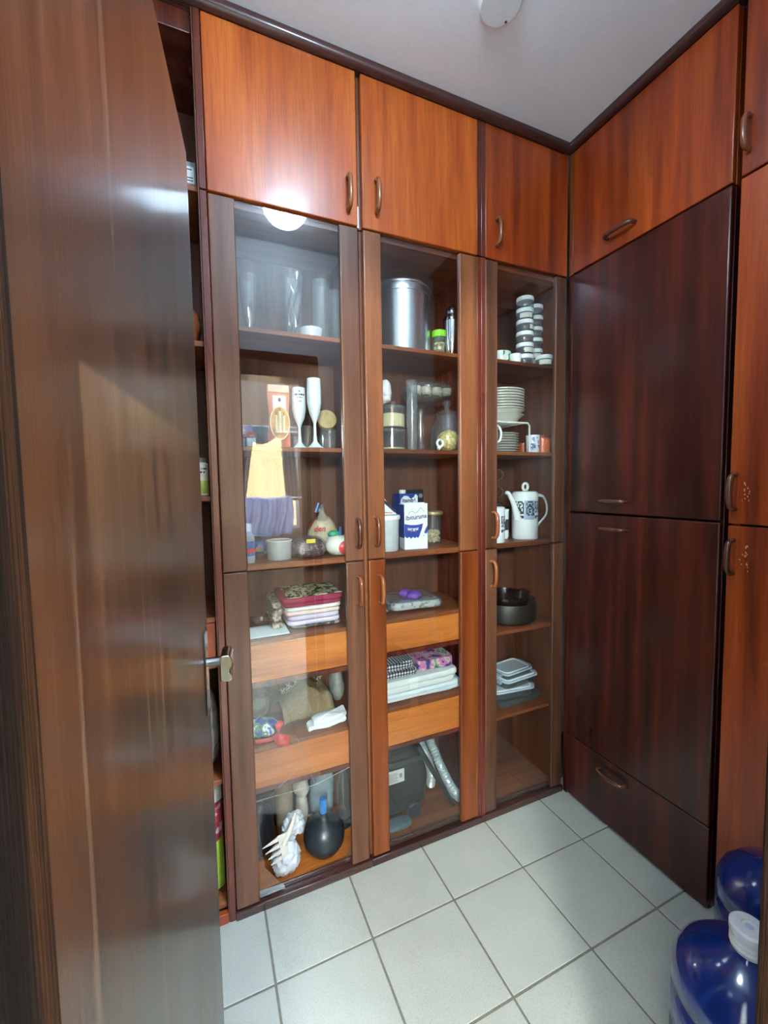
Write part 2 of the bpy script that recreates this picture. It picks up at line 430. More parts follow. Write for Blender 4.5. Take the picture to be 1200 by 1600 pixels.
for i in range(-5, 9):
    for j in range(-2, 11):
        x0 = TX0 + i * TT + 0.0034; x1 = TX0 + (i + 1) * TT - 0.0034
        y1 = TY0 - j * TT - 0.0034; y0 = TY0 - (j + 1) * TT + 0.0034
        ymax = YB if True else 0
        lo = XL if (y0 + y1) / 2 > YF1 else LX0
        x0, x1 = max(x0, lo), min(x1, XW); y0, y1 = max(y0, LY), min(y1, YB)
        if x1 - x0 < 0.02 or y1 - y0 < 0.02: continue
        if y0 > 0.02: continue                       # under the cabinets
        obj('floor_tile', B(x0, x1, y0, y1, -0.011, 0.0), tile_mat, floor, bevel=0.0012, seg=1, smooth=False)

struct(obj('ceiling', B(LX0 - 0.1, XW + 0.1, LY - 0.1, YB + 0.1, ZC, ZC + 0.15), lambda: plain('ceiling_paint', (228, 231, 234), 0.75, noise_amt=0.02, scale=80, bump=0.05), smooth=False))
struct(obj('wall_back', B(XL - 0.1, XW + 0.1, YB, YB + 0.1, -0.06, ZC), PAINT, smooth=False))
struct(obj('wall_left', B(XL - 0.1, XL, YF0, YB, -0.06, ZC), PAINT, smooth=False))
struct(obj('wall_right', B(XW, XW + 0.1, LY - 0.1, YB, -0.06, ZC), PAINT, smooth=False))
JX0, JX1, HZ = 0.008, 0.677, 2.095
wf = MB()
wf.box(LX0 - 0.1, JX0 - 0.03, YF1, YF0, -0.06, ZC); wf.box(JX1 + 0.03, XW, YF1, YF0, -0.06, ZC); wf.box(JX0 - 0.03, JX1 + 0.03, YF1, YF0, HZ + 0.03, ZC)
struct(obj('wall_front', wf, PAINT, smooth=False))
# door frame: jambs, head and casing boards
fr = struct(obj('trim_1', B(JX0 - 0.03, JX0, YF1 - 0.012, YF0 + 0.0, 0.0, HZ), W_JAMB, bevel=0.0004))
obj('casing_board', B(JX0 - 0.075, JX0 - 0.03, YF1 - 0.014, YF1, 0.0, HZ + 0.08), W_JAMB, fr, bevel=0.003)
fr2 = struct(obj('trim_2', B(JX1, JX1 + 0.03, YF1 - 0.012, YF0 + 0.0, 0.0, HZ), W_JAMB, bevel=0.002))
obj('casing_board', B(JX1 + 0.033, JX1 + 0.085, YF0, YF0 + 0.014, 0.0, HZ + 0.14), W_POST, fr2, bevel=0.003)
obj('casing_board', B(JX1 + 0.006, JX1 + 0.075, YF1 - 0.014, YF1, 0.0, HZ + 0.08), W_POST, fr2, bevel=0.003)
fr3 = struct(obj('trim_3', B(JX0 - 0.03, JX1 + 0.03, YF1 - 0.012, YF0 + 0.0, HZ, HZ + 0.03), W_POST, bevel=0.002))
obj('casing_board', B(JX0 - 0.07, JX1 + 0.0325, YF0, YF0 + 0.014, HZ + 0.012, HZ + 0.14), W_POST, fr3, bevel=0.003)

# laundry room behind the camera
struct(obj('wall_laundry_left', B(LX0 - 0.1, LX0, LY, YF1, -0.06, ZC), PAINT, smooth=False))
WX0, WX1, WZ0, WZ1 = 0.30, 1.02, 1.0, 1.98
wl = MB()
wl.box(LX0 - 0.1, WX0, LY - 0.12, LY, -0.06, ZC); wl.box(WX1, XW, LY - 0.12, LY, -0.06, ZC)
wl.box(WX0, WX1, LY - 0.12, LY, -0.06, WZ0); wl.box(WX0, WX1, LY - 0.12, LY, WZ1, ZC)
struct(obj('wall_laundry_far', wl, lambda: plain('laundry_wall_tan', (132, 108, 90), 0.6, noise_amt=0.04), smooth=False))
wn = MB(); fw = 0.03
wn.box(WX0, WX0 + fw, LY - 0.08, LY - 0.04, WZ0, WZ1); wn.box(WX1 - fw, WX1, LY - 0.08, LY - 0.04, WZ0, WZ1)
wn.box(WX0 + fw, WX1 - fw, LY - 0.08, LY - 0.04, WZ0, WZ0 + fw); wn.box(WX0 + fw, WX1 - fw, LY - 0.08, LY - 0.04, WZ1 - fw, WZ1)
win = struct(obj('window_1', wn, lambda: plain('white_aluminium', (225, 228, 232), 0.4), smooth=False))
obj('window_pane', B(WX0 + fw, WX1 - fw, LY - 0.062, LY - 0.058, WZ0 + fw, WZ1 - fw), PANE, win, smooth=False)
net = MB(); step = 0.055
k = -1.2
while k < 2.2:
    for sgn in (1, -1):
        pts = []
        for t in (0.0, 1.0):
            z = WZ0 + t * (WZ1 - WZ0); x = k + sgn * (z - WZ0) if sgn > 0 else k + 1.0 - (z - WZ0)
            pts.append((x, LY - 0.10, z))
        # clip to the opening
        def clip(a, b):
            t0, t1 = 0.0, 1.0; dx = b[0] - a[0]
            for lim, s in ((WX0, 1), (WX1, -1)):
                if abs(dx) < 1e-9: continue
                t = (lim - a[0]) / dx
                if dx * s > 0: t0 = max(t0, t)
                else: t1 = min(t1, t)
            if t1 - t0 < 0.02: return None
            P = lambda t: tuple(a[i] + (b[i] - a[i]) * t for i in range(3))
            return P(t0), P(t1)
        c = clip(*pts)
        if c: net.tube(c, 0.0016, 4, caps=False)
    k += step
obj('safety_net', net, lambda: plain('net_cord', (90, 84, 76), 0.8), win, smooth=False)
yb = MB().box(-3, 5, -5.3, -5.0, -3.0, 3.2)
tag(obj('neighbour_building', yb, lambda: plain('yellow_render', (232, 200, 146), 0.85, noise_amt=0.04, scale=5), smooth=False), 'sunlit yellow building wall mirrored in the left glass door', 'building')
rail = thing('clothes_rack', (0.62, -2.62, 1.30), 'thin white drying rail holding washing, mirrored in the left glass door', 'clothes rack')
obj('rail', MB().tube([(LX0, -2.62, 1.335), (LX1, -2.62, 1.335)], 0.009, 10), WHITEP, rail)
def lav(u, v):
    x = 0.42 + 0.44 * u; sway = 0.018 * math.sin(u * 26 + v * 2) * (0.3 + v) + 0.012 * math.sin(u * 61 + v * 5)
    z = 1.345 - 0.36 * v + 0.01 * math.sin(u * 9)
    return (x + 0.02 * v * math.sin(v * 5), -2.560 + sway, z)
tag(obj('hanging_shirt', MB().sheet(lav, 60, 20), lambda: plain('lavender_cloth', (204, 204, 238), 0.9, noise_amt=0.12, scale=30), solid=0.004), 'crumpled lavender shirt on the drying rail, mirrored in the left glass door', 'shirt')
def gry(u, v):
    x = 0.46 + 0.28 * u; z = 1.99 - 0.16 * v * (0.55 + 0.45 * math.sin(u * 3.0 + 0.3))
    return (x, -2.505 + 0.02 * math.sin(u * 17 + v * 4), z)
tag(obj('hanging_towel', MB().sheet(gry, 40, 12), lambda: plain('grey_towel', (128, 136, 140), 0.95, noise_amt=0.1, bump=0.3), solid=0.006), 'grey towel on the upper drying line, mirrored in the left glass door', 'towel')
cur = thing('curtain', (0.62, LY + 0.07, 1.25), 'pair of grey curtains at the laundry window, mirrored in the left glass door', 'curtain')
def lcur(u, v):
    z = 1.99 - 0.69 * v; e = 0.585 - 0.115 * v ** 0.8
    return (0.28 + (e - 0.28) * u, LY + 0.07 + 0.015 * math.sin(u * 30), z)
def rcur(u, v):
    z = 1.99 - 0.69 * v; e = 0.835 + 0.03 * v ** 2
    return (e + (1.0 - e) * u * (0.75 + 0.25 * v), LY + 0.07 + 0.012 * math.sin(u * 22), z)
CURT = lambda: plain('grey_curtain', (122, 112, 106), 0.95, noise_amt=0.1)
obj('curtain_panel', MB().sheet(lcur, 40, 12), CURT, cur, solid=0.003); obj('curtain_panel', MB().sheet(rcur, 30, 12), CURT, cur, solid=0.003)
obj('curtain_rod', MB().tube([(0.22, LY + 0.07, 2.0), (1.10, LY + 0.07, 2.0)], 0.008, 10), WHITEP, cur)
ul = thing('clothes_line', (0.6, -2.55, 1.98), 'upper clothes line with a grey towel, mirrored in the left glass door', 'clothes line')
obj('cord', MB().tube([(LX0, -2.55, 1.995), (LX1, -2.55, 1.995)], 0.004, 8), WHITEP, ul)

# crown mouldings along the ceiling
def crown(name, a, b, horizontal):
    mb = MB()
    prof = [(0.0, 2.834), (0.012, 2.834), (0.022, 2.838), (0.027, 2.846), (0.027, 2.86), (-0.03, 2.86), (-0.03, 2.834)]
    if horizontal: mb.prism([(-d, z) for d, z in prof], a, b, 'yz')
    else: mb.prism([(1.579 - d, z) for d, z in prof], a, b, 'xz')
    return mb
struct(obj('trim_4', crown('c', XL, 1.552, True), W_CROWN, smooth=True))
struct(obj('trim_5', crown('c', YF0, -0.0, False), W_CROWNY, smooth=True))

# ------------------------------------------------------------------ lamps
def dome_lamp(c, r, strength, label):
    t = thing('ceiling_lamp', (c[0], c[1], ZC - 0.09), label, 'lamp')
    obj('lamp_base', MB().lathe([(0.0, ZC - 0.02), (r * 1.02, ZC - 0.02), (r * 1.02, ZC), (0.0, ZC)], c[0], c[1], 40), WHITEP, t)
    prof = [(r * math.cos(a), ZC - 0.02 - r * 0.85 * math.sin(a)) for a in [PI / 2 * i / 10 for i in range(11)]]
    prof[-1] = (0.0, prof[-1][1])
    obj('lamp_shade', MB().shell(prof, c[0], c[1], 40), emis('lamp_glow_%d' % int(strength * 10), (205, 231, 255), strength), t)
dome_lamp((0.52, -0.77), 0.110, LAMP_STRENGTH, 'lit white dome lamp on the pantry ceiling, mirrored in the left glass door')
dome_lamp((0.9, -2.2), 0.15, LAUNDRY_FILL, 'added unseen fill dome on the laundry ceiling, lighting the pantry through the doorway')  # unseen dome, added as fill light coming in through the doorway
wlt = thing('added_fill_globe', (-0.38, LY, 2.0), 'added unseen fill globe on the laundry wall, brightening the cabinet interiors', 'lamp')  # unseen globe, added to light the cabinet shelves from the front
obj('wall_mount', B(-0.44, -0.32, LY, LY + 0.03, 1.94, 2.06), WHITEP, wlt, bevel=0.004)
obj('globe', MB().blob((-0.38, LY + 0.17, 2.0), (0.135, 0.135, 0.135), 0.0, 1, 0, nu=32, nv=18), emis('fill_globe_glow', (228, 244, 244), WALL_FILL), wlt)
obj('arm', MB().tube([(-0.38, LY + 0.03, 2.0), (-0.38, LY + 0.04, 2.0)], 0.02, 12), CHROME, wlt)
cp = thing('ceiling_cover_plate', (0.95, -0.331, ZC - 0.012), 'round white cover plate on the ceiling', 'cover plate')
obj('plate', MB().lathe([(0.0, ZC - 0.012), (0.058, ZC - 0.012), (0.064, ZC - 0.006), (0.064, ZC)], 0.95, -0.331, 40), WHITEP, cp)
for a in (0.6, 0.6 + PI):
    obj('screw', MB().lathe([(0.0, ZC - 0.014), (0.004, ZC - 0.014), (0.004, ZC - 0.011)], 0.95 + 0.05 * math.cos(a), -0.331 + 0.05 * math.sin(a), 10), CHROME, cp)

# ------------------------------------------------------------------ pantry door (opened inwards)
hx, hy = 0.0045, -1.148; ex, ey = 0.0835, -0.480
dv = Vector((ex - hx, ey - hy, 0)); dl = dv.length; dv.normalize(); dn = Vector((dv.y, -dv.x, 0))   # dn points at the room (+x)
def D(u, n, z): return (hx + dv.x * u + dn.x * n, hy + dv.y * u + dn.y * n, z)
def dbox(mb, u0, u1, n0, n1, z0, z1):
    vs = [D(u, n, z) for z in (z0, z1) for n in (n0, n1) for u in (u0, u1)]
    return mb.add(vs, [(0, 1, 3, 2), (4, 6, 7, 5), (0, 4, 5, 1), (2, 3, 7, 6), (0, 2, 6, 4), (1, 5, 7, 3)])
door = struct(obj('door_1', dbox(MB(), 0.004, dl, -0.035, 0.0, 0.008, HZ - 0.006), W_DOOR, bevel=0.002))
# paler rectangle mixed into the leaf colour, straight top edge, fading downwards
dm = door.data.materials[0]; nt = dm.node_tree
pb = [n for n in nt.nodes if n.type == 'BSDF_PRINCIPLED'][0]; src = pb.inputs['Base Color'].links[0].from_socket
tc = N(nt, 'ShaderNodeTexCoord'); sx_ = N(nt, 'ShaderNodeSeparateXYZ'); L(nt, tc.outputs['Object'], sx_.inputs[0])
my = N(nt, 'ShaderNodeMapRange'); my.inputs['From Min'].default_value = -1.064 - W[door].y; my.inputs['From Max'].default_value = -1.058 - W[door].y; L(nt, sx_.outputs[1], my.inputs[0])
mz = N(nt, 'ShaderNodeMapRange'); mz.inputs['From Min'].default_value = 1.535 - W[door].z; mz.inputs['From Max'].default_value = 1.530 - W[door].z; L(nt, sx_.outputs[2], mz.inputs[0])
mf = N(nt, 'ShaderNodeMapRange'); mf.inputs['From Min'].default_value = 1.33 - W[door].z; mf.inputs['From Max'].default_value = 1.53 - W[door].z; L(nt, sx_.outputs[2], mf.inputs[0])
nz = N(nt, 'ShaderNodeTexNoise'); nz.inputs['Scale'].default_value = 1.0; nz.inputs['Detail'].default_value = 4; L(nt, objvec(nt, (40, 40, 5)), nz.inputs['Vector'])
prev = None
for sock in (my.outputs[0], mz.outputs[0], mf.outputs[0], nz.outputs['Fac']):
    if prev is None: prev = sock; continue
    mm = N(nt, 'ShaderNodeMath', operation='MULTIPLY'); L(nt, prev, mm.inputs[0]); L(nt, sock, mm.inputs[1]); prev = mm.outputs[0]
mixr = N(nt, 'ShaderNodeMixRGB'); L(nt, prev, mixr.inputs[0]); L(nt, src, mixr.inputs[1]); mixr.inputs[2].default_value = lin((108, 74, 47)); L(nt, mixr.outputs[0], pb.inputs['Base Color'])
pl = MB()
dbox(pl, dl - 0.062, dl - 0.022, 0.0, 0.003, 1.00, 1.165); obj('escutcheon', pl, CHROME, door, bevel=0.0015)
pl = MB(); dbox(pl, dl, dl + 0.0015, -0.028, -0.008, 1.02, 1.18); obj('latch_plate', pl, CHROME, door)
st = MB().tube([D(dl - 0.042, 0.003, 1.10), D(dl - 0.042, 0.034, 1.10)], 0.0085, 16)
hd = obj('door_handle', st, lambda: plain('brushed_steel', (120, 126, 130), 0.25, metal=1.0), door)
gp = MB(); oc = [(0.030, 1.078), (0.030, 1.122), (0.034, 1.125), (0.046, 1.125), (0.052, 1.117), (0.052, 1.103), (0.047, 1.098), (0.047, 1.090), (0.052, 1.086), (0.052, 1.078), (0.047, 1.074), (0.034, 1.074)]
n = len(oc); vs = [D(dl - 0.085, a, z) for a, z in oc] + [D(dl - 0.032, a, z) for a, z in oc]
gp.add(vs, [tuple(range(n))[::-1], tuple(range(n, 2 * n))] + [(i, (i + 1) % n, n + (i + 1) % n, n + i) for i in range(n)])
obj('grip', gp, lambda: plain('polished_brass_steel', (196, 196, 178), 0.18, metal=1.0), hd, bevel=0.0015)

# ------------------------------------------------------------------ cabinets
def arch(mb, p0, p1, out, depth=0.032, r=0.0075):
    """bow handle from p0 to p1 standing out along the vector 'out'"""
    p0, p1, out = Vector(p0), Vector(p1), Vector(out); c = (p0 + p1) / 2; h = (p1 - p0) / 2
    pts = []; rs = []
    for i in range(17):
        t = PI * i / 16
        pts.append(c - h * math.copysign(abs(math.cos(t)) ** 0.75, math.cos(t)) + out * depth * (math.sin(t) ** 0.5 if math.sin(t) > 0 else 0))
        rs.append(r * (1.0 + 0.12 * math.sin(t)))
    return mb.tube(pts, rs, 10)
def vhandle(parent, x, z0, z1, mat=None, y=0.0):
    return obj('handle', arch(MB(), (x, y, z0 + 0.008), (x, y, z1 - 0.008), (0, -1, 0)), mat or W_HANDLE, parent)

ZT, Z2, Z3, Z4 = 2.834, 2.3294, 1.1736, 0.0304
COLS = [ # door x0,x1, inner x0,x1, glass x0,x1, panel outer x0,x1
    dict(d=(0.134, 0.611), i=(0.132, 0.608), g=(0.2095, 0.543), p=(0.112, 0.6193), py=(0.0, 0.0215)),
    dict(d=(0.629, 1.1055), i=(0.631, 1.104), g=(0.696, 1.0235), p=(0.6197, 1.1245), py=(0.0215, 0.001)),
    dict(d=(1.1435, 1.574), i=(1.145, 1.562), g=(1.203, 1.513), p=(1.1247, 1.578), py=(0.001, 0.0215))]
YBK = 0.325
def carcass(t, c, z0, z1, back=True):
    a, b = c['p']; i0, i1 = c['i']
    obj('side_panel', B(a, i0, c['py'][0], YBK, z0, z1), W_POST if c['py'][0] < 0.01 else W_IN, t, bevel=0.002)
    obj('side_panel', B(i1, b, c['py'][1], YBK, z0, z1), W_POST if c['py'][1] < 0.01 else W_IN, t, bevel=0.002)
    if back: obj('back_panel', B(i0, i1, YBK - 0.006, YBK, z0, z1), W_BACK, t)
names3 = ['left', 'middle', 'right']
UPH = [(0.577, 2.369, 2.490), (0.680, 2.382, 2.504), (1.194, 2.378, 2.493)]
UPL = ['overhead cupboard above the cracked glass cabinet, orange door with handle at its right',
       'overhead cupboard above the milk cartons, orange door with handle at its left',
       'overhead cupboard in the corner above the jar stacks, reddish door with handle at its left']
for q, c in enumerate(COLS):
    t = thing('overhead_cupboard', ((c['d'][0] + c['d'][1]) / 2, 0.16, Z2 + 0.004), UPL[q], 'cupboard')
    carcass(t, c, Z2 + 0.004, ZT)
    obj('bottom_board', B(c['i'][0], c['i'][1], 0.022, YBK - 0.006, Z2 + 0.004, Z2 + 0.022), W_INX, t)
    obj('top_board', B(c['i'][0], c['i'][1], 0.022, YBK - 0.006, ZT - 0.018, ZT), W_INX, t)
    d = obj('door', B(c['d'][0], c['d'][1], 0.0, 0.02, Z2 + 0.003, ZT - 0.002), [W_ORANGE, W_ORANGE, W_RED][q], t, bevel=0.003)
    x, z0, z1 = UPH[q]; vhandle(d, x, z0, z1)
    if q == 0:
        obj('white_strip', B(0.6125, 0.6188, 0.012, 0.0212, Z2 + 0.005, 2.405), WHITEP, t)

CABL = ['tall left cabinet with cracked lower glass door and two drawers',
        'tall middle cabinet with orange lower stiles, holding the milk cartons',
        'narrow tall corner cabinet of glass doors, holding jars, plates and a coffee pot']
SH = [[1.957, 1.578, 1.19, 0.932, 0.558], [1.957, 1.578, 1.19, 0.932, 0.583], [1.957, 1.578, 1.19, 0.803, 0.427]]
DR = [[(0.787, 0.916), (0.415, 0.542)], [(0.806, 0.916), (0.432, 0.567)], []]
STM = [[W_BROWN, W_BROWN], [W_TAN, W_HONEY], [W_BROWN, W_BROWN]]
MH = [[(0.586, 1.217, 1.332), (0.589, 1.009, 1.124)], [(0.658, 1.219, 1.336), (0.672, 1.003, 1.120)], [(1.180, 1.212, 1.334), (1.174, 1.011, 1.130)]]
HM = [[W_HANDLED, W_HANDLE], [W_HANDLE, W_HANDLE], [W_HANDLE, W_HANDLE]]
BZ = 0.026
CAB = []
for q, c in enumerate(COLS):
    i0, i1 = c['i']
    t = thing('display_cabinet', ((c['d'][0] + c['d'][1]) / 2, 0.16, 0.0), CABL[q], 'cabinet'); CAB.append(t)
    carcass(t, c, 0.0, Z2)
    obj('top_board', B(i0, i1, 0.022, YBK - 0.006, Z2 - 0.018, Z2), W_INX, t)
    obj('bottom_board', B(i0, i1, 0.022, YBK - 0.006, 0.004, BZ - 0.0008), W_DRAWER if q == 0 else W_INX, t)
    obj('kick_board', B([0.132, 0.620, 1.1250][q], [0.6193, 1.1245, 1.5785][q], -0.006, 0.0215, 0.0, 0.029), W_CROWN, t, bevel=0.002)
    obj('sill_strip', B(i0, i1, 0.0216, 0.03, BZ, 0.046), W_CROWN, t, bevel=0.002)
    for z in SH[q]:
        th = 0.022 if z == 1.19 else 0.016
        obj('shelf', B(i0, i1, 0.024, YBK - 0.006, z - th, z - 0.0008), W_INX, t, bevel=0.002)
    for (z0, z1) in DR[q]:
        obj('drawer_rail', B(i0, i1, 0.03, 0.31, z0 - 0.022, z0 - 0.003), W_POST, t, bevel=0.002)
        dr = obj('drawer', B(i0 + 0.002, i1 - 0.002, 0.026, 0.044, z0, z1), W_DRAWER, t, bevel=0.002)
        bx = MB(); bx.box(i0 + 0.008, i0 + 0.02, 0.044, 0.30, z0 + 0.004, z1 - 0.012); bx.box(i1 - 0.02, i1 - 0.008, 0.044, 0.30, z0 + 0.004, z1 - 0.012); bx.box(i0 + 0.02, i1 - 0.02, 0.288, 0.30, z0 + 0.004, z1 - 0.012); bx.box(i0 + 0.02, i1 - 0.02, 0.044, 0.288, z0 + 0.004, z0 + 0.012)
        obj('drawer_box', bx, W_INX, dr)
    for k, (z0, z1) in enumerate(((Z3 + 0.002, Z2 - 0.003), (Z4 + 0.002, Z3 - 0.002))):
        st = MB(); st.box(c['d'][0], c['g'][0], 0.0, 0.02, z0, z1); st.box(c['g'][1], c['d'][1], 0.0, 0.02, z0, z1)
        d = obj('glass_door', st, STM[q][k], t, bevel=0.004, seg=3)
        g0, g1 = c['g'][0] - 0.004, c['g'][1] + 0.004
        if q == 0 and k == 1:
            g0, g1 = c['g']
            sh1 = [(g0, 0.3885), (0.411, 0.3845), (g1, 0.412), (g1, z1 - 0.004), (g0, z1 - 0.004)]
            sh2 = [(g0, 0.343), (0.392, 0.268), (0.452, 0.236), (g1, 0.188), (g1, 0.4095), (0.411, 0.382), (g0, 0.386)]
            sh3 = [(g0, 0.046), (0.293, 0.043), (0.231, 0.138), (g0, 0.339)]
            sh4 = [(0.512, 0.046), (g1, 0.046), (g1, 0.110)]
            for s_ in (sh1, sh2, sh3, sh4): obj('glass_shard', MB().prism(s_, 0.008, 0.012), PANE, d, smooth=False)
            tp = MB().prism([(0.206, 0.040), (0.296, 0.040), (0.290, 0.062), (0.208, 0.066)], 0.0068, 0.0074)
            obj('clear_tape', tp, lambda: glass('tape', (225, 225, 220), f0=0.12, power=3, rough=0.15, film=0.25), d, smooth=False)
            ck = MB()
            ck.tube([(0.382, 0.0075, 0.478), (0.254, 0.0075, 0.392)], 0.0006, 5); ck.tube([(0.349, 0.0075, 0.584), (0.411, 0.0075, 0.385)], 0.0006, 5)
            ck.tube([(g0, 0.0075, 0.387), (0.33, 0.0075, 0.3838), (0.411, 0.0075, 0.383), (g1, 0.0075, 0.411)], 0.0009, 5)
            obj('crack_line', ck, lambda: plain('crack_white', (190, 196, 196), 0.3, alpha=0.55), d)
        else:
            obj('glass_pane', B(g0, g1, 0.008, 0.012, z0 + 0.001, z1 - 0.001), PANE, d, smooth=False)
        x, h0, h1 = MH[q][k]; vhandle(d, x, h0, h1, HM[q][k])

# open shelves left of the left cabinet, behind the pantry door
t = thing('open_shelf_unit', (-0.1, 0.16, 0.0), 'open shelf unit half hidden behind the pantry door', 'shelf unit')
obj('side_panel', B(XL + 0.002, XL + 0.022, 0.0, YBK, 0.0, ZT), W_POST, t, bevel=0.002)
obj('side_panel', B(0.1085, 0.1118, 0.004, YBK, 0.0, ZT), W_IN, t)
obj('back_panel', B(XL + 0.022, 0.108, YBK - 0.006, YBK, 0.0, ZT), W_BACK, t)
obj('top_board', B(XL + 0.022, 0.108, 0.02, YBK - 0.006, ZT - 0.06, ZT), W_POST, t, bevel=0.002)
LSH = [2.352, 1.896, 1.420, 1.03, 0.485, 0.055]
for z in LSH: obj('shelf', B(XL + 0.022, 0.108, 0.024, YBK - 0.006, z - 0.018, z - 0.0008), W_INX, t, bevel=0.002)
obj('drawer', B(XL + 0.024, 0.106, 0.026, 0.044, 0.885, 1.010), W_RED, t, bevel=0.002)
obj('shelf', B(XL + 0.022, 0.108, 0.024, YBK - 0.006, 0.862, 0.880), W_INX, t, bevel=0.002)
obj('kick_board', B(XL + 0.022, 0.108, 0.0, 0.02, 0.0, 0.055 - 0.02), W_RED, t, bevel=0.002)

# right hand run
XR = 1.579
def rbox(y0, y1, z0, z1, th=0.021): return B(XR, XR + th, y0, y1, z0, z1)
def rcarcass(t, y0, y1, z0, z1, face):
    obj('side_panel', B(XR + 0.0225, 2.08, y0, y0 + 0.018, z0, z1), face, t, bevel=0.002)
    obj('side_panel', B(XR + 0.0225, 2.08, y1 - 0.018, y1, z0, z1), face, t, bevel=0.002)
    obj('back_panel', B(2.07, 2.08, y0 + 0.018, y1 - 0.018, z0, z1), W_BACK, t)
    obj('top_board', B(XR + 0.0225, 2.07, y0 + 0.018, y1 - 0.018, z1 - 0.018, z1), W_INX, t)
    obj('bottom_board', B(XR + 0.0225, 2.07, y0 + 0.018, y1 - 0.018, z0, z0 + 0.018), W_INX, t)
def hhandle(p, y0, y1, z, mat): obj('handle', arch(MB(), (XR, y0, z), (XR, y1, z), (-1, 0, 0)), mat, p)
t = thing('overhead_cupboard', (1.83, -0.31, Z2 + 0.004), 'wide overhead cupboard on the right wall with a level handle', 'cupboard')
rcarcass(t, -0.616, -0.022, Z2 + 0.004, ZT, W_RED)
obj('filler_strip', B(XR + 0.004, XR + 0.02, -0.021, -0.001, Z2 + 0.004, ZT), W_HONEY, t, bevel=0.001)
d = obj('door', rbox(-0.616, -0.024, Z2 + 0.004, ZT - 0.002), W_RED, t, bevel=0.003); hhandle(d, -0.308, -0.192, 2.392, W_HANDLED)
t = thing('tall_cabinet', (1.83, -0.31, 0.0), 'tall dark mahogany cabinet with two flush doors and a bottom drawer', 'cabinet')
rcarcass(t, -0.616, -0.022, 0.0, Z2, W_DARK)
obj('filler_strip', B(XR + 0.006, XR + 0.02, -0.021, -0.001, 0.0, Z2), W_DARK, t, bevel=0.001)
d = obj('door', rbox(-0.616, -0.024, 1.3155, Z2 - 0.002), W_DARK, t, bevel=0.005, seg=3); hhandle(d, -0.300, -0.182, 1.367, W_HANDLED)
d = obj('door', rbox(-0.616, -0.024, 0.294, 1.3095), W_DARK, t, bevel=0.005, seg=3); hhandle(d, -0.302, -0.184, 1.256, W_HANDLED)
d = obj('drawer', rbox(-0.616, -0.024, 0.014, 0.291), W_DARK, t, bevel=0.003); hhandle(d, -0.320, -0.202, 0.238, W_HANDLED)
t = thing('overhead_cupboard', (1.83, -0.89, Z2 + 0.004), 'overhead cupboard at the right edge with an upright handle', 'cupboard')
rcarcass(t, -1.140, -0.640, Z2 + 0.004, ZT, W_RED)
d = obj('door', rbox(-1.140, -0.638, Z2 + 0.004, ZT - 0.002), W_RED, t, bevel=0.003); obj('handle', arch(MB(), (XR, -0.656, 2.397), (XR, -0.656, 2.49), (-1, 0, 0)), W_HANDLE, d)
t = thing('tall_cabinet', (1.83, -0.89, 0.0), 'tall orange veneer cabinet at the right edge behind the water jugs', 'cabinet')
rcarcass(t, -1.140, -0.640, 0.0, Z2, W_RED)
for z0, z1, h0, h1 in ((1.309, Z2 - 0.002, 1.355, 1.460), (0.03, 1.303, 1.155, 1.258)):
    d = obj('door', rbox(-1.140, -0.638, z0, z1), W_RED, t, bevel=0.003)
    obj('handle', arch(MB(), (XR, -0.654, h0), (XR, -0.654, h1), (-1, 0, 0)), W_HANDLED, d)
    sc_ = MB(); rr = random.Random(3 + int(z0 * 10))
    for i in range(14):
        y = -0.672 - rr.random() * 0.022; z = (h0 + h1) / 2 + rr.gauss(0, 0.02); a = 0.0006 + rr.random() * 0.0018
        sc_.prism([(y - a, z - a * rr.uniform(0.6, 2.2)), (y + a, z - a), (y + a * 0.7, z + a * rr.uniform(0.8, 2.4)), (y - a * 0.8, z + a)], XR - 0.0004, XR, 'yz')
    o = obj('scuff_marks', sc_, lambda: plain('bare_wood', (196, 150, 104), 0.8), d, smooth=False)


# ================================================================== things in the left cabinet
def glass_tumbler(prof, cx, cy, label, cat='glass', name='drinking_glass', mat=None, n=32, group=None):
    return tag(obj(name, MB().shell(prof, cx, cy, n), mat or CLEAR, solid=0.0), label, cat, group)
z = 1.957
glass_tumbler([(0.0, z + 0.004), (0.028, z), (0.030, z + 0.006), (0.012, z + 0.014), (0.010, z + 0.03), (0.022, z + 0.06), (0.030, z + 0.13), (0.031, z + 0.20)], 0.258, 0.12, 'tall clear footed beer glass at the left of the top shelf', mat=CLEAR)
# spiral vase
mb = MB(); vs = []; fs = []; n = 48; kk = 40
for i in range(kk + 1):
    h = i / kk; r0 = 0.024 + 0.012 * h
    for j in range(n):
        a = 2 * PI * j / n; r = r0 + 0.003 * math.cos(6 * a - h * 14)
        vs.append((0.408 + r * math.cos(a), 0.14 + r * math.sin(a), z + 0.001 + h * 0.245))
for i in range(kk):
    for j in range(n):
        q = (j + 1) % n; fs.append((i * n + j, i * n + q, (i + 1) * n + q, (i + 1) * n + j))
fs.append(tuple(range(n))[::-1]); mb.add(vs, fs)
tag(obj('spiral_vase', mb, CLEAR), 'tall clear vase with twisted ribs on the top shelf', 'vase')
glass_tumbler([(0.0, z + 0.006), (0.028, z + 0.002), (0.030, z + 0.06), (0.0305, z + 0.214)], 0.500, 0.10, 'straight clear tumbler with a pale foot on the top shelf', mat=CLEARP)
tag(obj('milky_bowl', MB().lathe([(0.0, z), (0.036, z), (0.042, z + 0.03), (0.040, z + 0.03), (0.034, z + 0.004), (0.0, z + 0.004)], 0.455, 0.066, 28), lambda: plain('milky_plastic', (206, 214, 218), 0.3, alpha=0.75)), 'low milky bowl in front of the clear tumbler', 'bowl')
mb = MB(); vs = []; fs = []
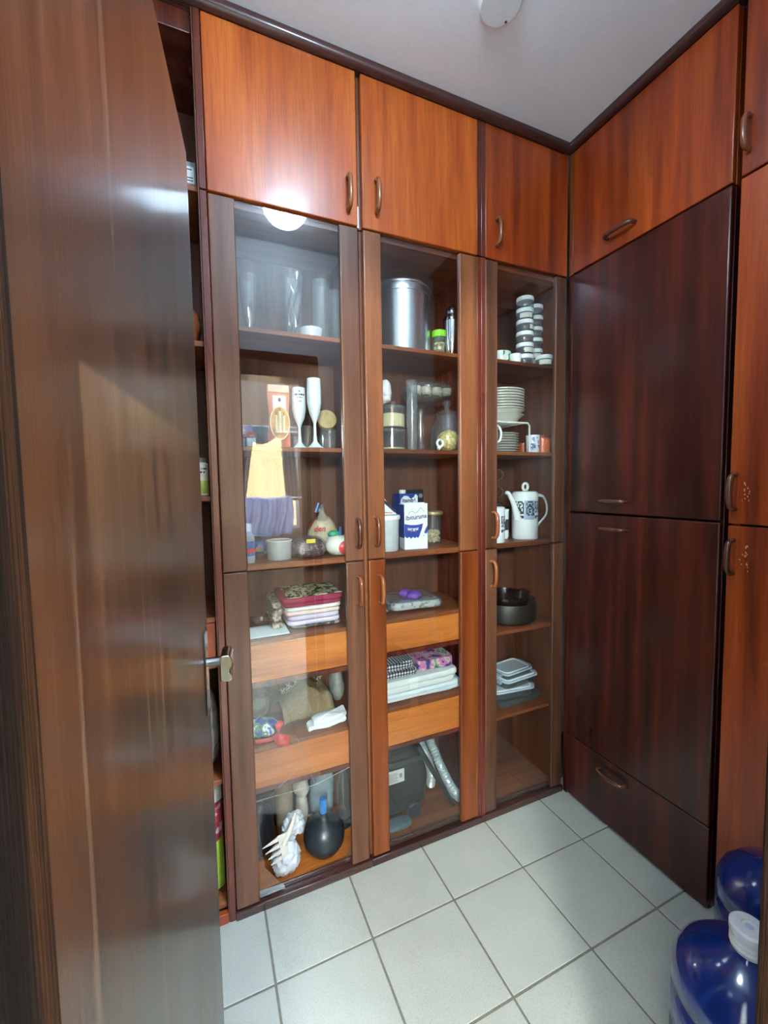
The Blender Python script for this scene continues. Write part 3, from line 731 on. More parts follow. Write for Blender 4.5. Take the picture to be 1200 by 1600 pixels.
for i in range(25):
    h = i / 24
    for j in range(36):
        a = 2 * PI * j / 36; r = 0.030 * (1 + 0.05 * ((i + j) % 2)) * (1 + 0.12 * h)
        vs.append((0.567 + r * math.cos(a), 0.13 + r * math.sin(a), z + h * 0.20))
for i in range(24):
    for j in range(36):
        q = (j + 1) % 36; fs.append((i * 36 + j, i * 36 + q, (i + 1) * 36 + q, (i + 1) * 36 + j))
fs.append(tuple(range(36))[::-1]); mb.add(vs, fs)
tag(obj('cut_glass_vase', mb, lambda: glass('cut_glass', (230, 232, 232), f0=0.1, power=2, rough=0.05, film=0.12)), 'cut crystal vase beside the right stile of the top shelf', 'vase')

z = 1.578
# candle packet
cx, y0 = 0.338, 0.085
t = thing('candle_packet', (cx, y0, z), 'salmon packet of three candles with an oval window', 'candle packet')
def pk(u, v, s):
    x = cx + (u - 0.5) * 0.072 * (1.0 + 0.06 * math.sin(v * 9)); bul = math.sin(PI * u) ** 0.5 * (0.013 * math.sin(PI * min(1, v * 1.12)) ** 0.6 + 0.001)
    return (x, y0 + s * bul + 0.002 * noise.noise(Vector((u * 6, v * 8, s))), z + 0.215 * v)
mb = MB().sheet(lambda u, v: pk(u, v, -1), 20, 24); mb.sheet(lambda u, v: pk(1 - u, v, 1), 20, 24)
obj('wrapper', mb, lambda: plain('salmon_film', (226, 140, 112), 0.3, noise_amt=0.1, alpha=0.92), t)
obj('header_strip', B(cx - 0.035, cx + 0.035, y0 - 0.010, y0 - 0.004, z + 0.19, z + 0.214), lambda: plain('pale_salmon', (226, 186, 164), 0.4), t)
hl = obj('brand_label', B(cx - 0.022, cx + 0.022, y0 - 0.020, y0 - 0.0165, z + 0.130, z + 0.176), WHITEP, t)
obj('emblem', MB().prism([(cx - 0.004, z + 0.156), (cx + 0.004, z + 0.156), (cx + 0.005, z + 0.164), (cx, z + 0.170), (cx - 0.004, z + 0.165)], y0 - 0.0206, y0 - 0.020), INK, hl)
el = lambda a, b, zc, n=32: [(cx + a * math.cos(2 * PI * i / n), zc + b * math.sin(2 * PI * i / n)) for i in range(n)]
obj('oval_rim', MB().prism(el(0.034, 0.058, z + 0.084), y0 - 0.021, y0 - 0.013), lambda: plain('cream_card', (226, 206, 160), 0.6), t)
obj('oval_print', MB().prism(el(0.030, 0.053, z + 0.084), y0 - 0.0216, y0 - 0.021), lambda: plain('amber_print', (196, 140, 78), 0.5, noise_amt=0.3, scale=25), t)
for dx, h in ((-0.013, 0.058), (0, 0.072), (0.013, 0.058)):
    c = obj('candle', MB().lathe([(0, z + 0.05), (0.0055, z + 0.05), (0.0055, z + 0.05 + h), (0.0, z + 0.053 + h)], cx + dx, y0 - 0.0225, 12), lambda: plain('cream_wax', (216, 206, 166), 0.5), t)
    obj('wick', MB().tube([(cx + dx, y0 - 0.0225, z + 0.05 + h), (cx + dx, y0 - 0.0225, z + 0.062 + h)], 0.0012, 6), INK, c)
# two white flutes
def flute(cx, cy, h, label, text):
    k = h / 0.235
    prof = [(0.0, z), (0.030, z), (0.0305, z + 0.002), (0.018, z + 0.010), (0.0075, z + 0.024), (0.0052, z + 0.05), (0.005, z + 0.085 * k), (0.010, z + 0.098 * k), (0.0185, z + 0.120 * k), (0.0245, z + 0.15 * k), (0.0255, z + 0.19 * k), (0.0235, z + h), (0.0222, z + h), (0.024, z + 0.19 * k), (0.0, z + 0.105 * k)]
    t = thing('champagne_flute', (cx, cy, z), label, 'glass', 'white flutes on the second shelf')
    obj('flute_body', MB().lathe(prof, cx, cy, 36), lambda: plain('white_acrylic', (222, 232, 236), 0.18, noise_amt=0.02, coat=0.6), t)
    if text:
        mb = MB()
        rows = ['...##...', '........', '#.####.#.##.####.###', '........', '..###.####.##.', '.........', '....##.##...']
        wd = max(len(r) for r in rows); rows = [r.center(wd, '.') for r in rows]
        mb.bitmap(rows, cx, cy, 0.0247, -PI / 2 - 0.1, 0.036, z + h - 0.052, z + h - 0.012)
        obj('printed_script', mb, INK, t, smooth=False)
flute(0.412, 0.101, 0.214, 'shorter white flute with dark script beside the candle packet', True)
flute(0.457, 0.058, 0.240, 'taller plain white flute in front of the bamboo lid', False)
mb = MB(); mb.lathe([(0.0, 0.0), (0.036, 0.0), (0.038, 0.003), (0.038, 0.020), (0.036, 0.023), (0.0, 0.023)], 0, 0, 36)
mb.rot(math.radians(74), 'X', (0, 0, 0)); mb.rot(math.radians(-14), 'Y', (0, 0, 0))
for v in mb.v: v += Vector((0.527, 0.165, z + 0.112))
bam = thing('bamboo_lid_canister', (0.527, 0.19, z), 'glass canister lying on its side with a round bamboo lid behind the tall flute', 'canister')
obj('bamboo_lid', mb, lambda: wood('bamboo', (150, 128, 78), (182, 160, 108), (200, 180, 128), axis='z', rough=0.5, blotch=0.1), bam)
mb = MB().shell([(0.032, 0.0), (0.033, 0.06), (0.033, 0.09), (0.0, 0.092)], 0, 0, 28); mb.rot(math.radians(-106), 'X', (0, 0, 0)); mb.rot(math.radians(-14), 'Y', (0, 0, 0))
for v in mb.v: v += Vector((0.527, 0.188, z + 0.112))
obj('jar', mb, CLEAR, bam)
obj('stand', MB().shell([(0.030, z), (0.030, z + 0.062)], 0.53, 0.225, 28), CLEAR, bam)
for (gx, gy, rr, hh, lb) in ((0.447, 0.13, 0.024, 0.085, 'small clear cup between the two white flutes'), (0.512, 0.075, 0.030, 0.07, 'small clear shot cup right of the tall flute')):
    glass_tumbler([(0.0, z + 0.006), (rr * 0.75, z + 0.001), (rr * 0.8, z + 0.02), (rr, z + hh)], gx, gy, lb, 'cup', 'glass_cup', n=28)
t = thing('small_box', (0.245, 0.11, z), 'small pale box with a red knob lid at the left of the second shelf', 'box')
obj('box_body', B(0.228, 0.258, 0.09, 0.125, z, z + 0.035), lambda: plain('pale_blue_card', (150, 184, 200), 0.5), t, bevel=0.002)
obj('lid', MB().lathe([(0.0, z + 0.035), (0.022, z + 0.036), (0.021, z + 0.046), (0.008, z + 0.055), (0.0, z + 0.057)], 0.243, 0.107, 24), lambda: plain('red_enamel', (176, 58, 40), 0.3), t)
tag(obj('purple_card', B(0.222, 0.256, 0.150, 0.153, z, z + 0.085), lambda: plain('purple_print', (112, 96, 150), 0.5, noise_amt=0.2)), 'small purple card standing behind the pale box', 'card')
glass_tumbler([(0.0, z + 0.004), (0.026, z + 0.001), (0.027, z + 0.10), (0.020, z + 0.115), (0.020, z + 0.13)], 0.180, 0.10, 'clear glass jar behind the left stile of the second shelf', 'jar', 'glass_jar')

z = 1.19
t = thing('squeeze_bottle', (0.222, 0.062, z), 'blue labelled bottle with a white cap at the left edge of the third shelf', 'bottle')
obj('bottle_body', MB().lathe([(0.0, z), (0.020, z), (0.022, z + 0.006), (0.022, z + 0.085), (0.014, z + 0.105), (0.010, z + 0.11)], 0.219, 0.062, 28), lambda: plain('clear_blue', (168, 190, 208), 0.2, alpha=0.8), t)
lb_ = obj('bottle_label', MB().shell([(0.0224, z + 0.025), (0.0224, z + 0.075)], 0.219, 0.062, 28), lambda: plain('blue_label', (66, 108, 176), 0.5, noise_amt=0.3, scale=60), t)
obj('red_band', MB().shell([(0.0227, z + 0.036), (0.0227, z + 0.050)], 0.219, 0.062, 28), lambda: plain('red_print', (196, 52, 48), 0.5), lb_)
obj('cap', MB().lathe([(0.0, z + 0.105), (0.013, z + 0.105), (0.013, z + 0.13), (0.011, z + 0.134), (0.0, z + 0.134)], 0.219, 0.062, 24), WHITEP, t)
t = thing('plastic_tub', (0.325, 0.085, z), 'round translucent tub with ribbed side on the third shelf', 'tub')
obj('tub_body', MB().shell([(0.0, z + 0.001), (0.039, z + 0.001), (0.041, z + 0.008), (0.043, z + 0.066)], 0.325, 0.085, 40), lambda: plain('translucent_plastic', (206, 216, 216), 0.3, alpha=0.6), t)
obj('tub_rim', MB().tube([(0.325 + 0.0435 * math.cos(a), 0.085 + 0.0435 * math.sin(a), z + 0.067) for a in [2 * PI * i / 32 for i in range(33)]], 0.0022, 6, caps=False), WHITEP, t)
t = thing('clear_box', (0.278, 0.185, z), 'large clear box holding a blue packet behind the round tub', 'box')
obj('box_body', MB().shell([(0.0, z + 0.001), (0.044, z + 0.001), (0.049, z + 0.075)], 0.270, 0.185, 4), CLEARP, t)
obj('box_rim', MB().tube([(0.270 + 0.050 * math.cos(a), 0.185 + 0.050 * math.sin(a), z + 0.075) for a in [2 * PI * i / 4 for i in range(5)]], 0.002, 6), CLEARP, t)
mb = MB().blob((0.272, 0.183, z + 0.032), (0.028, 0.022, 0.028), 0.15, 30, 4, z + 0.003)
tag(obj('blue_packet', mb, lambda: spotted('blue_packet_print', [(0, (44, 120, 190)), (0.45, (206, 222, 228)), (0.62, (60, 140, 200)), (0.85, (230, 226, 200))], 55, 0.35)), 'blue and white packet inside the clear box', 'packet')
# bag of purple beans
t = thing('bean_bag', (0.43, 0.09, z), 'clear bag of dark purple beans on the third shelf', 'bag')
mb = MB().blob((0.428, 0.098, z + 0.028), (0.066, 0.046, 0.036), 0.1, 18, 2, z + 0.001, p=0.8)
obj('beans', mb, lambda: spotted('bean_purple', [(0, (52, 24, 34)), (0.35, (86, 44, 56)), (0.7, (120, 76, 84)), (0.92, (170, 140, 140))], 190, 0.4, bump=0.9), t)
mb = MB().blob((0.428, 0.098, z + 0.031), (0.071, 0.050, 0.040), 0.13, 20, 2, z + 0.0005, p=0.8, creases=0.04)
obj('bag_film', mb, FILM, t)
obj('yellow_print', B(0.412, 0.444, 0.040, 0.0425, z + 0.055, z + 0.069), lambda: plain('yellow_ink', (214, 196, 70), 0.4), t)
t = thing('pasta_bag', (0.52, 0.18, z), 'knotted cream and yellow food bag with red lettering behind the beans', 'bag')
mb = MB().blob((0.515, 0.205, z + 0.068), (0.056, 0.05, 0.075), 0.16, 16, 5, z + 0.001, creases=0.06)
obj('bag_body', mb, lambda: spotted('pasta_print', [(0, (196, 186, 160)), (0.5, (206, 198, 120)), (0.62, (188, 176, 148)), (0.86, (168, 60, 48))], 34, 0.35), t)
obj('bag_neck', MB().tube([(0.508, 0.18, z + 0.13), (0.503, 0.17, z + 0.155), (0.492, 0.165, z + 0.175)], [0.022, 0.010, 0.018], 14), lambda: plain('clear_wrap', (186, 176, 168), 0.3, alpha=0.75, noise_amt=0.3), t)
obj('blue_clip', MB().tube([(0.478, 0.155, z + 0.155), (0.490, 0.155, z + 0.190)], 0.006, 8, sx=1.6), lambda: plain('blue_plastic', (70, 110, 168), 0.35), t)
obj('red_lettering', MB().text('den', 0.030, 0.488, z + 0.083, 0.1480, shear=0.2, fat=0.0006), lambda: plain('red_print', (196, 52, 48), 0.5), t, smooth=False)
t = thing('rice_bag', (0.535, 0.09, z), 'white and red food bag with a blue clip beside the right stile', 'bag')
mb = MB().blob((0.545, 0.085, z + 0.034), (0.056, 0.045, 0.040), 0.14, 18, 8, z + 0.001, p=0.85, creases=0.04)
obj('bag_body', mb, lambda: plain('white_bag', (212, 214, 204), 0.4, noise_amt=0.1), t)
obj('red_patch', MB().blob((0.556, 0.050, z + 0.030), (0.030, 0.014, 0.026), 0.05, 10, 1), lambda: plain('red_bag_print', (206, 56, 62), 0.35), t)
obj('green_top', MB().blob((0.523, 0.085, z + 0.075), (0.022, 0.016, 0.014), 0.3, 30, 2), lambda: plain('green_film', (62, 150, 120), 0.35), t)
obj('blue_clip', MB().tube([(0.548, 0.078, z + 0.062), (0.548, 0.076, z + 0.104)], [0.010, 0.006], 10, sx=1.3, sy=0.5), lambda: plain('blue_plastic', (70, 110, 168), 0.35), t)

z = 0.932
tag(obj('white_paper', B(0.16, 0.345, 0.045, 0.16, z, z + 0.004), lambda: plain('paper_white', (214, 222, 222), 0.8, bump=0.1), bevel=0.001), 'white paper sheets lying left of the folded cloths', 'paper')
tag(obj('glass_dish', MB().shell([(0.0, z + 0.005), (0.022, z + 0.001), (0.030, z + 0.02), (0.026, z + 0.034), (0.0, z + 0.038)], 0.268, 0.20, 28), lambda: glass('cut_glass', (230, 232, 232), f0=0.1, power=2, rough=0.05, film=0.12)), 'small glass dish behind the white paper', 'dish')
cl = [((0.352, 0.548), 0.010, 'dark_print', [(0, (90, 84, 84)), (0.4, (160, 156, 150)), (0.7, (60, 56, 60))], 'grey patterned cloth at the bottom of the folded pile'),
      ((0.345, 0.545), 0.034, 'lavender_white', (206, 198, 222), 'thick lavender white cloth near the bottom of the folded pile'),
      ((0.340, 0.548), 0.014, 'cream_pink', (226, 206, 196), 'cream pink cloth in the middle of the folded pile'),
      ((0.342, 0.552), 0.014, 'white_cloth_pile', (220, 218, 216), 'white cloth in the middle of the folded pile'),
      ((0.335, 0.556), 0.016, 'crimson_cloth', (150, 46, 76), 'crimson edged cloth second from the top of the folded pile')]
zz = z + 0.0005
for i, ((x0, x1), h, nm, c, lb) in enumerate(cl):
    mt = (lambda nm=nm, c=c: spotted(nm, c, 60) if isinstance(c, list) else plain(nm, c, 0.9, noise_amt=0.06, scale=60, bump=0.15))
    mb = MB(); kx = 2 if h > 0.02 else 1
    for q in range(kx): mb.slab(x0 + 0.002 * q, x1 - 0.003 * q, 0.075 + 0.004 * i, 0.285, zz + h / kx * q, zz + h / kx * (q + 1), seed=i * 3 + q, amp=0.0022)
    tag(obj('folded_cloth', mb, mt), lb, 'cloth', 'folded cloths in the left cabinet'); zz += h + 0.0006
t = thing('folded_cloth', (0.44, 0.18, zz), 'folded cloth with green pattern and crimson border on top of the pile', 'cloth', 'folded cloths in the left cabinet')
mb = MB().slab(0.325, 0.560, 0.085, 0.290, zz, zz + 0.020, seed=21, amp=0.004); obj('cloth_body', mb, lambda: plain('crimson_cloth', (150, 46, 76), 0.9), t)
def topc(u, v):
    x = 0.350 + 0.205 * u; y = 0.092 + 0.19 * v
    return (x, y, zz + 0.0215 + 0.004 * noise.noise(Vector((x * 22 + 63.1, y * 22, 35.7))))
obj('green_print', MB().sheet(topc, 20, 16), lambda: spotted('festive_print', [(0, (150, 84, 60)), (0.30, (206, 200, 168)), (0.50, (34, 56, 38)), (0.60, (204, 196, 150)), (0.74, (150, 60, 66))], 30, kind='noise'), t, solid=0.001)
t = thing('lace_cloth', (0.335, 0.2, z), 'beige lace cloth hanging at the left of the folded pile', 'cloth')
mb = MB()
for i in range(4): mb.slab(0.294, 0.334 - 0.004 * (i % 2), 0.10, 0.27, z + 0.005 + 0.024 * i, z + 0.027 + 0.024 * i, seed=40 + i, amp=0.006)
obj('cloth_body', mb, lambda: spotted('lace_beige', [(0, (150, 140, 124)), (0.45, (196, 188, 170)), (0.8, (110, 100, 90))], 120), t)

z = 0.558
t = thing('plastic_wrapped_bundle', (0.275, 0.19, z), 'clear plastic wrapped bundle at the back left above the lower drawer', 'bundle')
obj('bundle', MB().blob((0.240, 0.225, z + 0.060), (0.050, 0.05, 0.062), 0.15, 16, 3, z + 0.001), lambda: spotted('bundle_print', [(0, (120, 110, 90)), (0.5, (150, 140, 116)), (0.72, (84, 74, 60)), (0.9, (150, 96, 84))], 30), t)
obj('wrapping', MB().blob((0.240, 0.225, z + 0.068), (0.060, 0.060, 0.076), 0.2, 20, 6, z + 0.0005, creases=0.08), FILM, t)
t = thing('tan_cloth', (0.42, 0.16, z), 'draped tan woven cloth above the lower drawer', 'cloth')
def tan(u, v):
    x = 0.330 + 0.19 * u; y = 0.122 + 0.155 * v
    hgt = 0.035 + 0.060 * math.exp(-((u - 0.58) / 0.26) ** 2) + 0.030 * math.exp(-((u - 0.92) / 0.1) ** 2)
    zc = z + 0.004 + hgt * min(1, v * 3.2) ** 0.6 + 0.006 * noise.noise(Vector((u * 7, v * 6, 2)))
    return (x, y + 0.02 * math.sin(u * 5), zc)
obj('cloth_body', MB().sheet(tan, 36, 22), lambda: plain('tan_weave', (146, 128, 98), 0.95, noise_amt=0.15, scale=160, bump=0.4), t, solid=0.006)
fr_ = MB(); rr = random.Random(5)
for i in range(46):
    u = rr.random(); x = 0.340 + 0.17 * u; y = 0.252 + 0.03 * rr.random(); b = z + 0.05 + 0.05 * math.exp(-((u - 0.58) / 0.3) ** 2) + 0.02 * u
    fr_.tube([(x, y, b), (x + rr.gauss(0, 0.006), y - 0.005, b + 0.012), (x + rr.gauss(0, 0.012), y - 0.012, b + 0.020 + 0.014 * rr.random())], 0.0013, 4)
o = obj('fringe', fr_, lambda: plain('white_yarn', (208, 206, 198), 0.95), t); o['kind'] = 'stuff'
mb = MB().slab(0.40, 0.545, 0.040, 0.085, z + 0.006, z + 0.022, seed=3, amp=0.008, tilt=0.06); mb.slab(0.42, 0.55, 0.045, 0.090, z + 0.020, z + 0.038, seed=4, amp=0.010, tilt=0.12)
tag(obj('white_cloth', mb, lambda: plain('white_cotton', (216, 220, 222), 0.95, bump=0.2)), 'crumpled white cloth in front of the tan cloth', 'cloth')
mb = MB().blob((0.565, 0.235, z + 0.065), (0.030, 0.05, 0.072), 0.15, 18, 15, z + 0.001, creases=0.06)
tag(obj('plastic_bag', mb, lambda: plain('grey_film', (186, 188, 182), 0.3, noise_amt=0.2, alpha=0.7)), 'grey plastic bag in the back right corner above the lower drawer', 'bag')
t = thing('tropical_cloth', (0.26, 0.1, z), 'blue and green printed cloth with a red ribbon hanging over the lower drawer', 'cloth')
mb = MB().blob((0.240, 0.095, z + 0.028), (0.065, 0.045, 0.034), 0.15, 16, 21, z + 0.001, creases=0.05)
obj('cloth_body', mb, lambda: spotted('tropical_print', [(0, (60, 72, 140)), (0.42, (96, 128, 96)), (0.5, (206, 208, 214)), (0.56, (66, 104, 186)), (0.66, (190, 66, 70))], 26, kind='noise'), t)
rb = MB()
rb.add([(0.285, 0.058, z + 0.052), (0.305, 0.060, z + 0.062), (0.318, 0.060, z + 0.050), (0.294, 0.048, z + 0.018)], [(0, 1, 2, 3)])
rb.add([(0.270, 0.045, z + 0.016), (0.292, 0.047, z + 0.026), (0.338, 0.044, z + 0.006), (0.330, 0.0200, z + 0.004), (0.284, 0.0200, z + 0.005), (0.288, 0.0190, z - 0.004), (0.322, 0.0190, z - 0.016)], [(0, 1, 2, 3, 4), (4, 3, 6, 5)])
rb.add([(0.215, 0.045, z + 0.020), (0.270, 0.045, z + 0.016), (0.276, 0.044, z + 0.002), (0.222, 0.042, z + 0.004)], [(0, 1, 2, 3)])
obj('red_ribbon', rb, lambda: plain('red_satin', (196, 62, 54), 0.4), t, solid=0.0015)

z = BZ
t = thing('plunger', (0.468, 0.125, z), 'black rubber plunger with a blue stub handle', 'plunger')
obj('rubber_cup', MB().lathe([(0.040, z + 0.0005), (0.062, z + 0.010), (0.078, z + 0.036), (0.080, z + 0.062), (0.070, z + 0.094), (0.046, z + 0.118), (0.022, z + 0.128), (0.018, z + 0.134), (0.018, z + 0.150), (0.0, z + 0.150)], 0.468, 0.125, 40), lambda: plain('black_rubber', (40, 46, 52), 0.32, noise_amt=0.1), t)
obj('handle', MB().lathe([(0.0, z + 0.15), (0.0145, z + 0.15), (0.0145, z + 0.200), (0.012, z + 0.204), (0.0, z + 0.204)], 0.468, 0.125, 20), lambda: plain('bright_blue', (48, 128, 200), 0.4), t)
t = thing('knotted_bag', (0.318, 0.09, z), 'white plastic bag tied in a knot in front of the plunger', 'bag')
mb = MB().blob((0.313, 0.085, z + 0.058), (0.052, 0.044, 0.062), 0.16, 26, 31, z + 0.001, nu=56, nv=36, creases=0.16)
obj('bag_body', mb, lambda: plain('white_bag_film', (206, 210, 216), 0.35, noise_amt=0.06), t)
obj('knot', MB().tube([(0.322, 0.085, z + 0.10), (0.330, 0.085, z + 0.122), (0.332, 0.085, z + 0.130)], [0.036, 0.015, 0.020], 16), lambda: plain('white_bag_film', (206, 210, 216), 0.35), t)
ear = MB().blob((0.352, 0.090, z + 0.170), (0.034, 0.022, 0.042), 0.35, 30, 33, nu=44, nv=28, creases=0.3); ear.blob((0.318, 0.085, z + 0.158), (0.018, 0.018, 0.042), 0.3, 30, 35, nu=36, nv=24, creases=0.3)
obj('bag_handles', ear, lambda: plain('white_bag_film', (206, 210, 216), 0.35), t)
# large four-tined serving fork
t = thing('serving_fork', (0.27, 0.05, z + 0.1), 'white plastic serving fork with four long tines leaning by the knotted bag', 'fork')
mb = MB()
for i in range(4):
    zt = z + 0.178 - 0.024 * i; xo = 0.004 * i
    mb.add([(0.280 + xo, 0.036, zt - 0.006), (0.280 + xo, 0.036, zt + 0.010), (0.280 + xo, 0.031, zt + 0.010), (0.280 + xo, 0.031, zt - 0.006), (0.226 + xo * 2.2, 0.0335, zt - 0.016), (0.228 + xo * 2.2, 0.0335, zt - 0.012)],
           [(0, 1, 2, 3), (0, 4, 5, 1), (3, 2, 5, 4), (1, 5, 2), (0, 3, 4)])
obj('tines', mb, lambda: plain('ivory_plastic', (222, 216, 202), 0.4), t, smooth=False)
obj('fork_palm', MB().prism([(0.278, z + 0.190), (0.293, z + 0.098), (0.315, z + 0.118), (0.312, z + 0.195)], 0.030, 0.037), lambda: plain('ivory_plastic', (222, 216, 202), 0.4), t, bevel=0.002)
obj('fork_handle', MB().tube([(0.30, 0.034, z + 0.155), (0.330, 0.034, z + 0.215), (0.345, 0.045, z + 0.250)], [0.012, 0.008, 0.006], 10), lambda: plain('ivory_plastic', (222, 216, 202), 0.4), t)
mb = MB().blob((0.232, 0.195, z + 0.105), (0.058, 0.050, 0.11), 0.12, 14, 41, z + 0.001, creases=0.05)
tag(obj('black_bag', mb, lambda: plain('black_film', (30, 31, 35), 0.35, noise_amt=0.3)), 'black plastic bag behind the forks', 'bag')
mb = MB().blob((0.338, 0.250, z + 0.15), (0.034, 0.035, 0.16), 0.12, 12, 43, z + 0.001, p=0.8, creases=0.05)
tag(obj('paper_bag', mb, lambda: plain('kraft_beige', (172, 156, 124), 0.8, noise_amt=0.15)), 'tall beige paper bag behind the knotted bag', 'bag')
mb = MB().blob((0.404, 0.222, z + 0.205), (0.032, 0.028, 0.040), 0.25, 20, 46, creases=0.1); mb.blob((0.405, 0.235, z + 0.10), (0.024, 0.026, 0.10), 0.15, 16, 47, z + 0.001, creases=0.06)
tag(obj('tissue_bag', mb, lambda: plain('white_tissue', (196, 192, 186), 0.7, noise_amt=0.1)), 'crumpled off white bag left of the plunger', 'bag')
mb = MB().blob((0.498, 0.262, z + 0.145), (0.050, 0.035, 0.16), 0.12, 12, 52, z + 0.001, p=0.85, creases=0.05)
tag(obj('blue_grey_bag', mb, lambda: plain('blue_grey_film', (140, 160, 172), 0.35, noise_amt=0.2)), 'tall blue grey bag behind the plunger', 'bag')
t = thing('glass_bottle', (0.575, 0.2, z), 'clear tall bottle with dark base in the back right corner', 'bottle')
obj('bottle_body', MB().shell([(0.0, z + 0.002), (0.026, z + 0.001), (0.028, z + 0.18), (0.014, z + 0.23), (0.012, z + 0.28)], 0.574, 0.20, 28), CLEAR, t)
obj('dark_base', MB().lathe([(0.0, z + 0.003), (0.0265, z + 0.003), (0.0268, z + 0.045), (0.0, z + 0.045)], 0.574, 0.20, 28), lambda: plain('dark_liquid', (30, 40, 44), 0.3), t)

# ================================================================== middle cabinet
z = 1.957
t = thing('aluminium_canister', (0.85, 0.155, z), 'large aluminium canister with a lid', 'canister')
cx, cy, R = 0.846, 0.155, 0.116
obj('canister_body', MB().lathe([(0.0, z), (R - 0.004, z), (R, z + 0.004), (R, z + 0.222), (0.0, z + 0.222)], cx, cy, 64), ALU, t)
ld = obj('lid', MB().lathe([(R + 0.003, z + 0.222), (R + 0.003, z + 0.245), (R + 0.0015, z + 0.247), (R + 0.0045, z + 0.250), (R + 0.0045, z + 0.254), (R - 0.002, z + 0.262), (R - 0.03, z + 0.268), (0.0, z + 0.269)], cx, cy, 64), ALU, t)
obj('lid_knob', MB().lathe([(0.0, z + 0.268), (0.008, z + 0.268), (0.008, z + 0.278), (0.02, z + 0.282), (0.02, z + 0.290), (0.0, z + 0.292)], cx, cy, 24), INK, ld)
t = thing('lime_lid_jar', (0.970, 0.095, z), 'small glass jar with a lime green lid beside the canister', 'jar')
obj('jar_body', MB().shell([(0.0, z + 0.003), (0.024, z + 0.001), (0.026, z + 0.010), (0.026, z + 0.078)], 0.988, 0.100, 28), CLEAR, t)
obj('contents', MB().lathe([(0.0, z + 0.004), (0.0235, z + 0.004), (0.0238, z + 0.055), (0.0, z + 0.055)], 0.988, 0.100, 28), lambda: spotted('jar_spice', [(0, (110, 130, 70)), (0.4, (196, 206, 150)), (0.7, (130, 70, 50))], 90), t)
obj('lid', MB().lathe([(0.0, z + 0.078), (0.028, z + 0.078), (0.028, z + 0.102), (0.026, z + 0.104), (0.0, z + 0.104)], 0.988, 0.100, 28), lambda: plain('lime_plastic', (120, 196, 30), 0.35), t)
t = thing('cocktail_shaker', (1.030, 0.070, z), 'polished steel cocktail shaker beside the lime jar', 'shaker')
obj('shaker_body', MB().lathe([(0.0, z), (0.020, z), (0.022, z + 0.004), (0.030, z + 0.06), (0.0335, z + 0.11), (0.0335, z + 0.136)], 1.030, 0.070, 36), CHROME, t)
obj('shaker_collar', MB().lathe([(0.0335, z + 0.137), (0.0325, z + 0.150), (0.027, z + 0.160)], 1.030, 0.070, 36), lambda: plain('dark_steel', (110, 114, 122), 0.15, metal=1), t)
obj('shaker_cap', MB().lathe([(0.0275, z + 0.160), (0.0275, z + 0.168), (0.024, z + 0.184), (0.013, z + 0.196), (0.0, z + 0.199)], 1.030, 0.070, 32), lambda: plain('dark_steel', (110, 114, 122), 0.15, metal=1), t)

z = 1.578
def canister_glass(cx, cy, r, z0, h, label, fill, fillh):
    t = thing('glass_canister', (cx, cy, z0), label, 'canister', 'stacked glass canisters')
    obj('jar_body', MB().shell([(0.0, z0 + 0.004), (r * 0.9, z0 + 0.001), (r, z0 + 0.008), (r, z0 + h - 0.014), (r * 0.9, z0 + h - 0.008)], cx, cy, 36), CLEAR, t)
    obj('lid', MB().lathe([(0.0, z0 + h - 0.012), (r * 1.02, z0 + h - 0.012), (r * 1.02, z0 + h - 0.003), (r * 0.9, z0 + h), (0.0, z0 + h)], cx, cy, 36), CLEARP, t)
    if fill: obj('contents', MB().lathe([(0.0, z0 + 0.005), (r * 0.93, z0 + 0.006), (r * 0.95, z0 + fillh), (r * 0.5, z0 + fillh * 1.12), (0.0, z0 + fillh * 1.15)], cx, cy, 32), fill, t)
    return t
canister_glass(0.783, 0.122, 0.055, z, 0.086, 'lower glass canister of the stack, nearly empty', lambda: plain('cream_powder', (214, 202, 156), 0.9), 0.012)
t = canister_glass(0.783, 0.122, 0.055, z + 0.0866, 0.088, 'upper glass canister of the stack, holding cream powder', lambda: plain('cream_powder', (214, 202, 156), 0.9), 0.055)
obj('lid_knob', MB().lathe([(0.0, z + 0.1745), (0.007, z + 0.1745), (0.007, z + 0.182), (0.013, z + 0.187), (0.012, z + 0.195), (0.0, z + 0.197)], 0.790, 0.122, 20), CLEAR, t)
glass_tumbler([(0.0, z + 0.004), (0.018, z + 0.001), (0.020, z + 0.02), (0.0225, z + 0.265)], 0.842, 0.060, 'tall narrow clear vase in front of the stacked canisters', 'vase', 'glass_vase', mat=CLEARP)
mb = MB().blob((0.742, 0.09, z + 0.222), (0.026, 0.032, 0.044), 0.16, 18, 61, creases=0.05); mb.blob((0.740, 0.10, z + 0.195), (0.028, 0.040, 0.018), 0.12, 18, 62, zmin=z + 0.1758)
tag(obj('white_food_bag', mb, lambda: spotted('white_bag_print', [(0, (214, 216, 214)), (0.62, (196, 200, 206)), (0.78, (206, 76, 70)), (0.86, (220, 220, 218))], 40, 0.4)), 'white bag with red print on top of the stacked canisters', 'bag')
t = thing('cake_stand', (0.975, 0.21, z), 'glass pedestal cake stand carrying film wrapped cups', 'cake stand')
cx, cy = 0.985, 0.200
obj('pedestal', MB().shell([(0.0, z + 0.012), (0.058, z + 0.001), (0.060, z + 0.004), (0.020, z + 0.022), (0.012, z + 0.05), (0.018, z + 0.09), (0.011, z + 0.14), (0.016, z + 0.185), (0.034, z + 0.196)], cx - 0.03, cy, 32), CLEAR, t)
obj('dish', MB().shell([(0.0, z + 0.198), (0.05, z + 0.200), (0.095, z + 0.222), (0.108, z + 0.238)], cx, cy, 40), CLEAR, t)
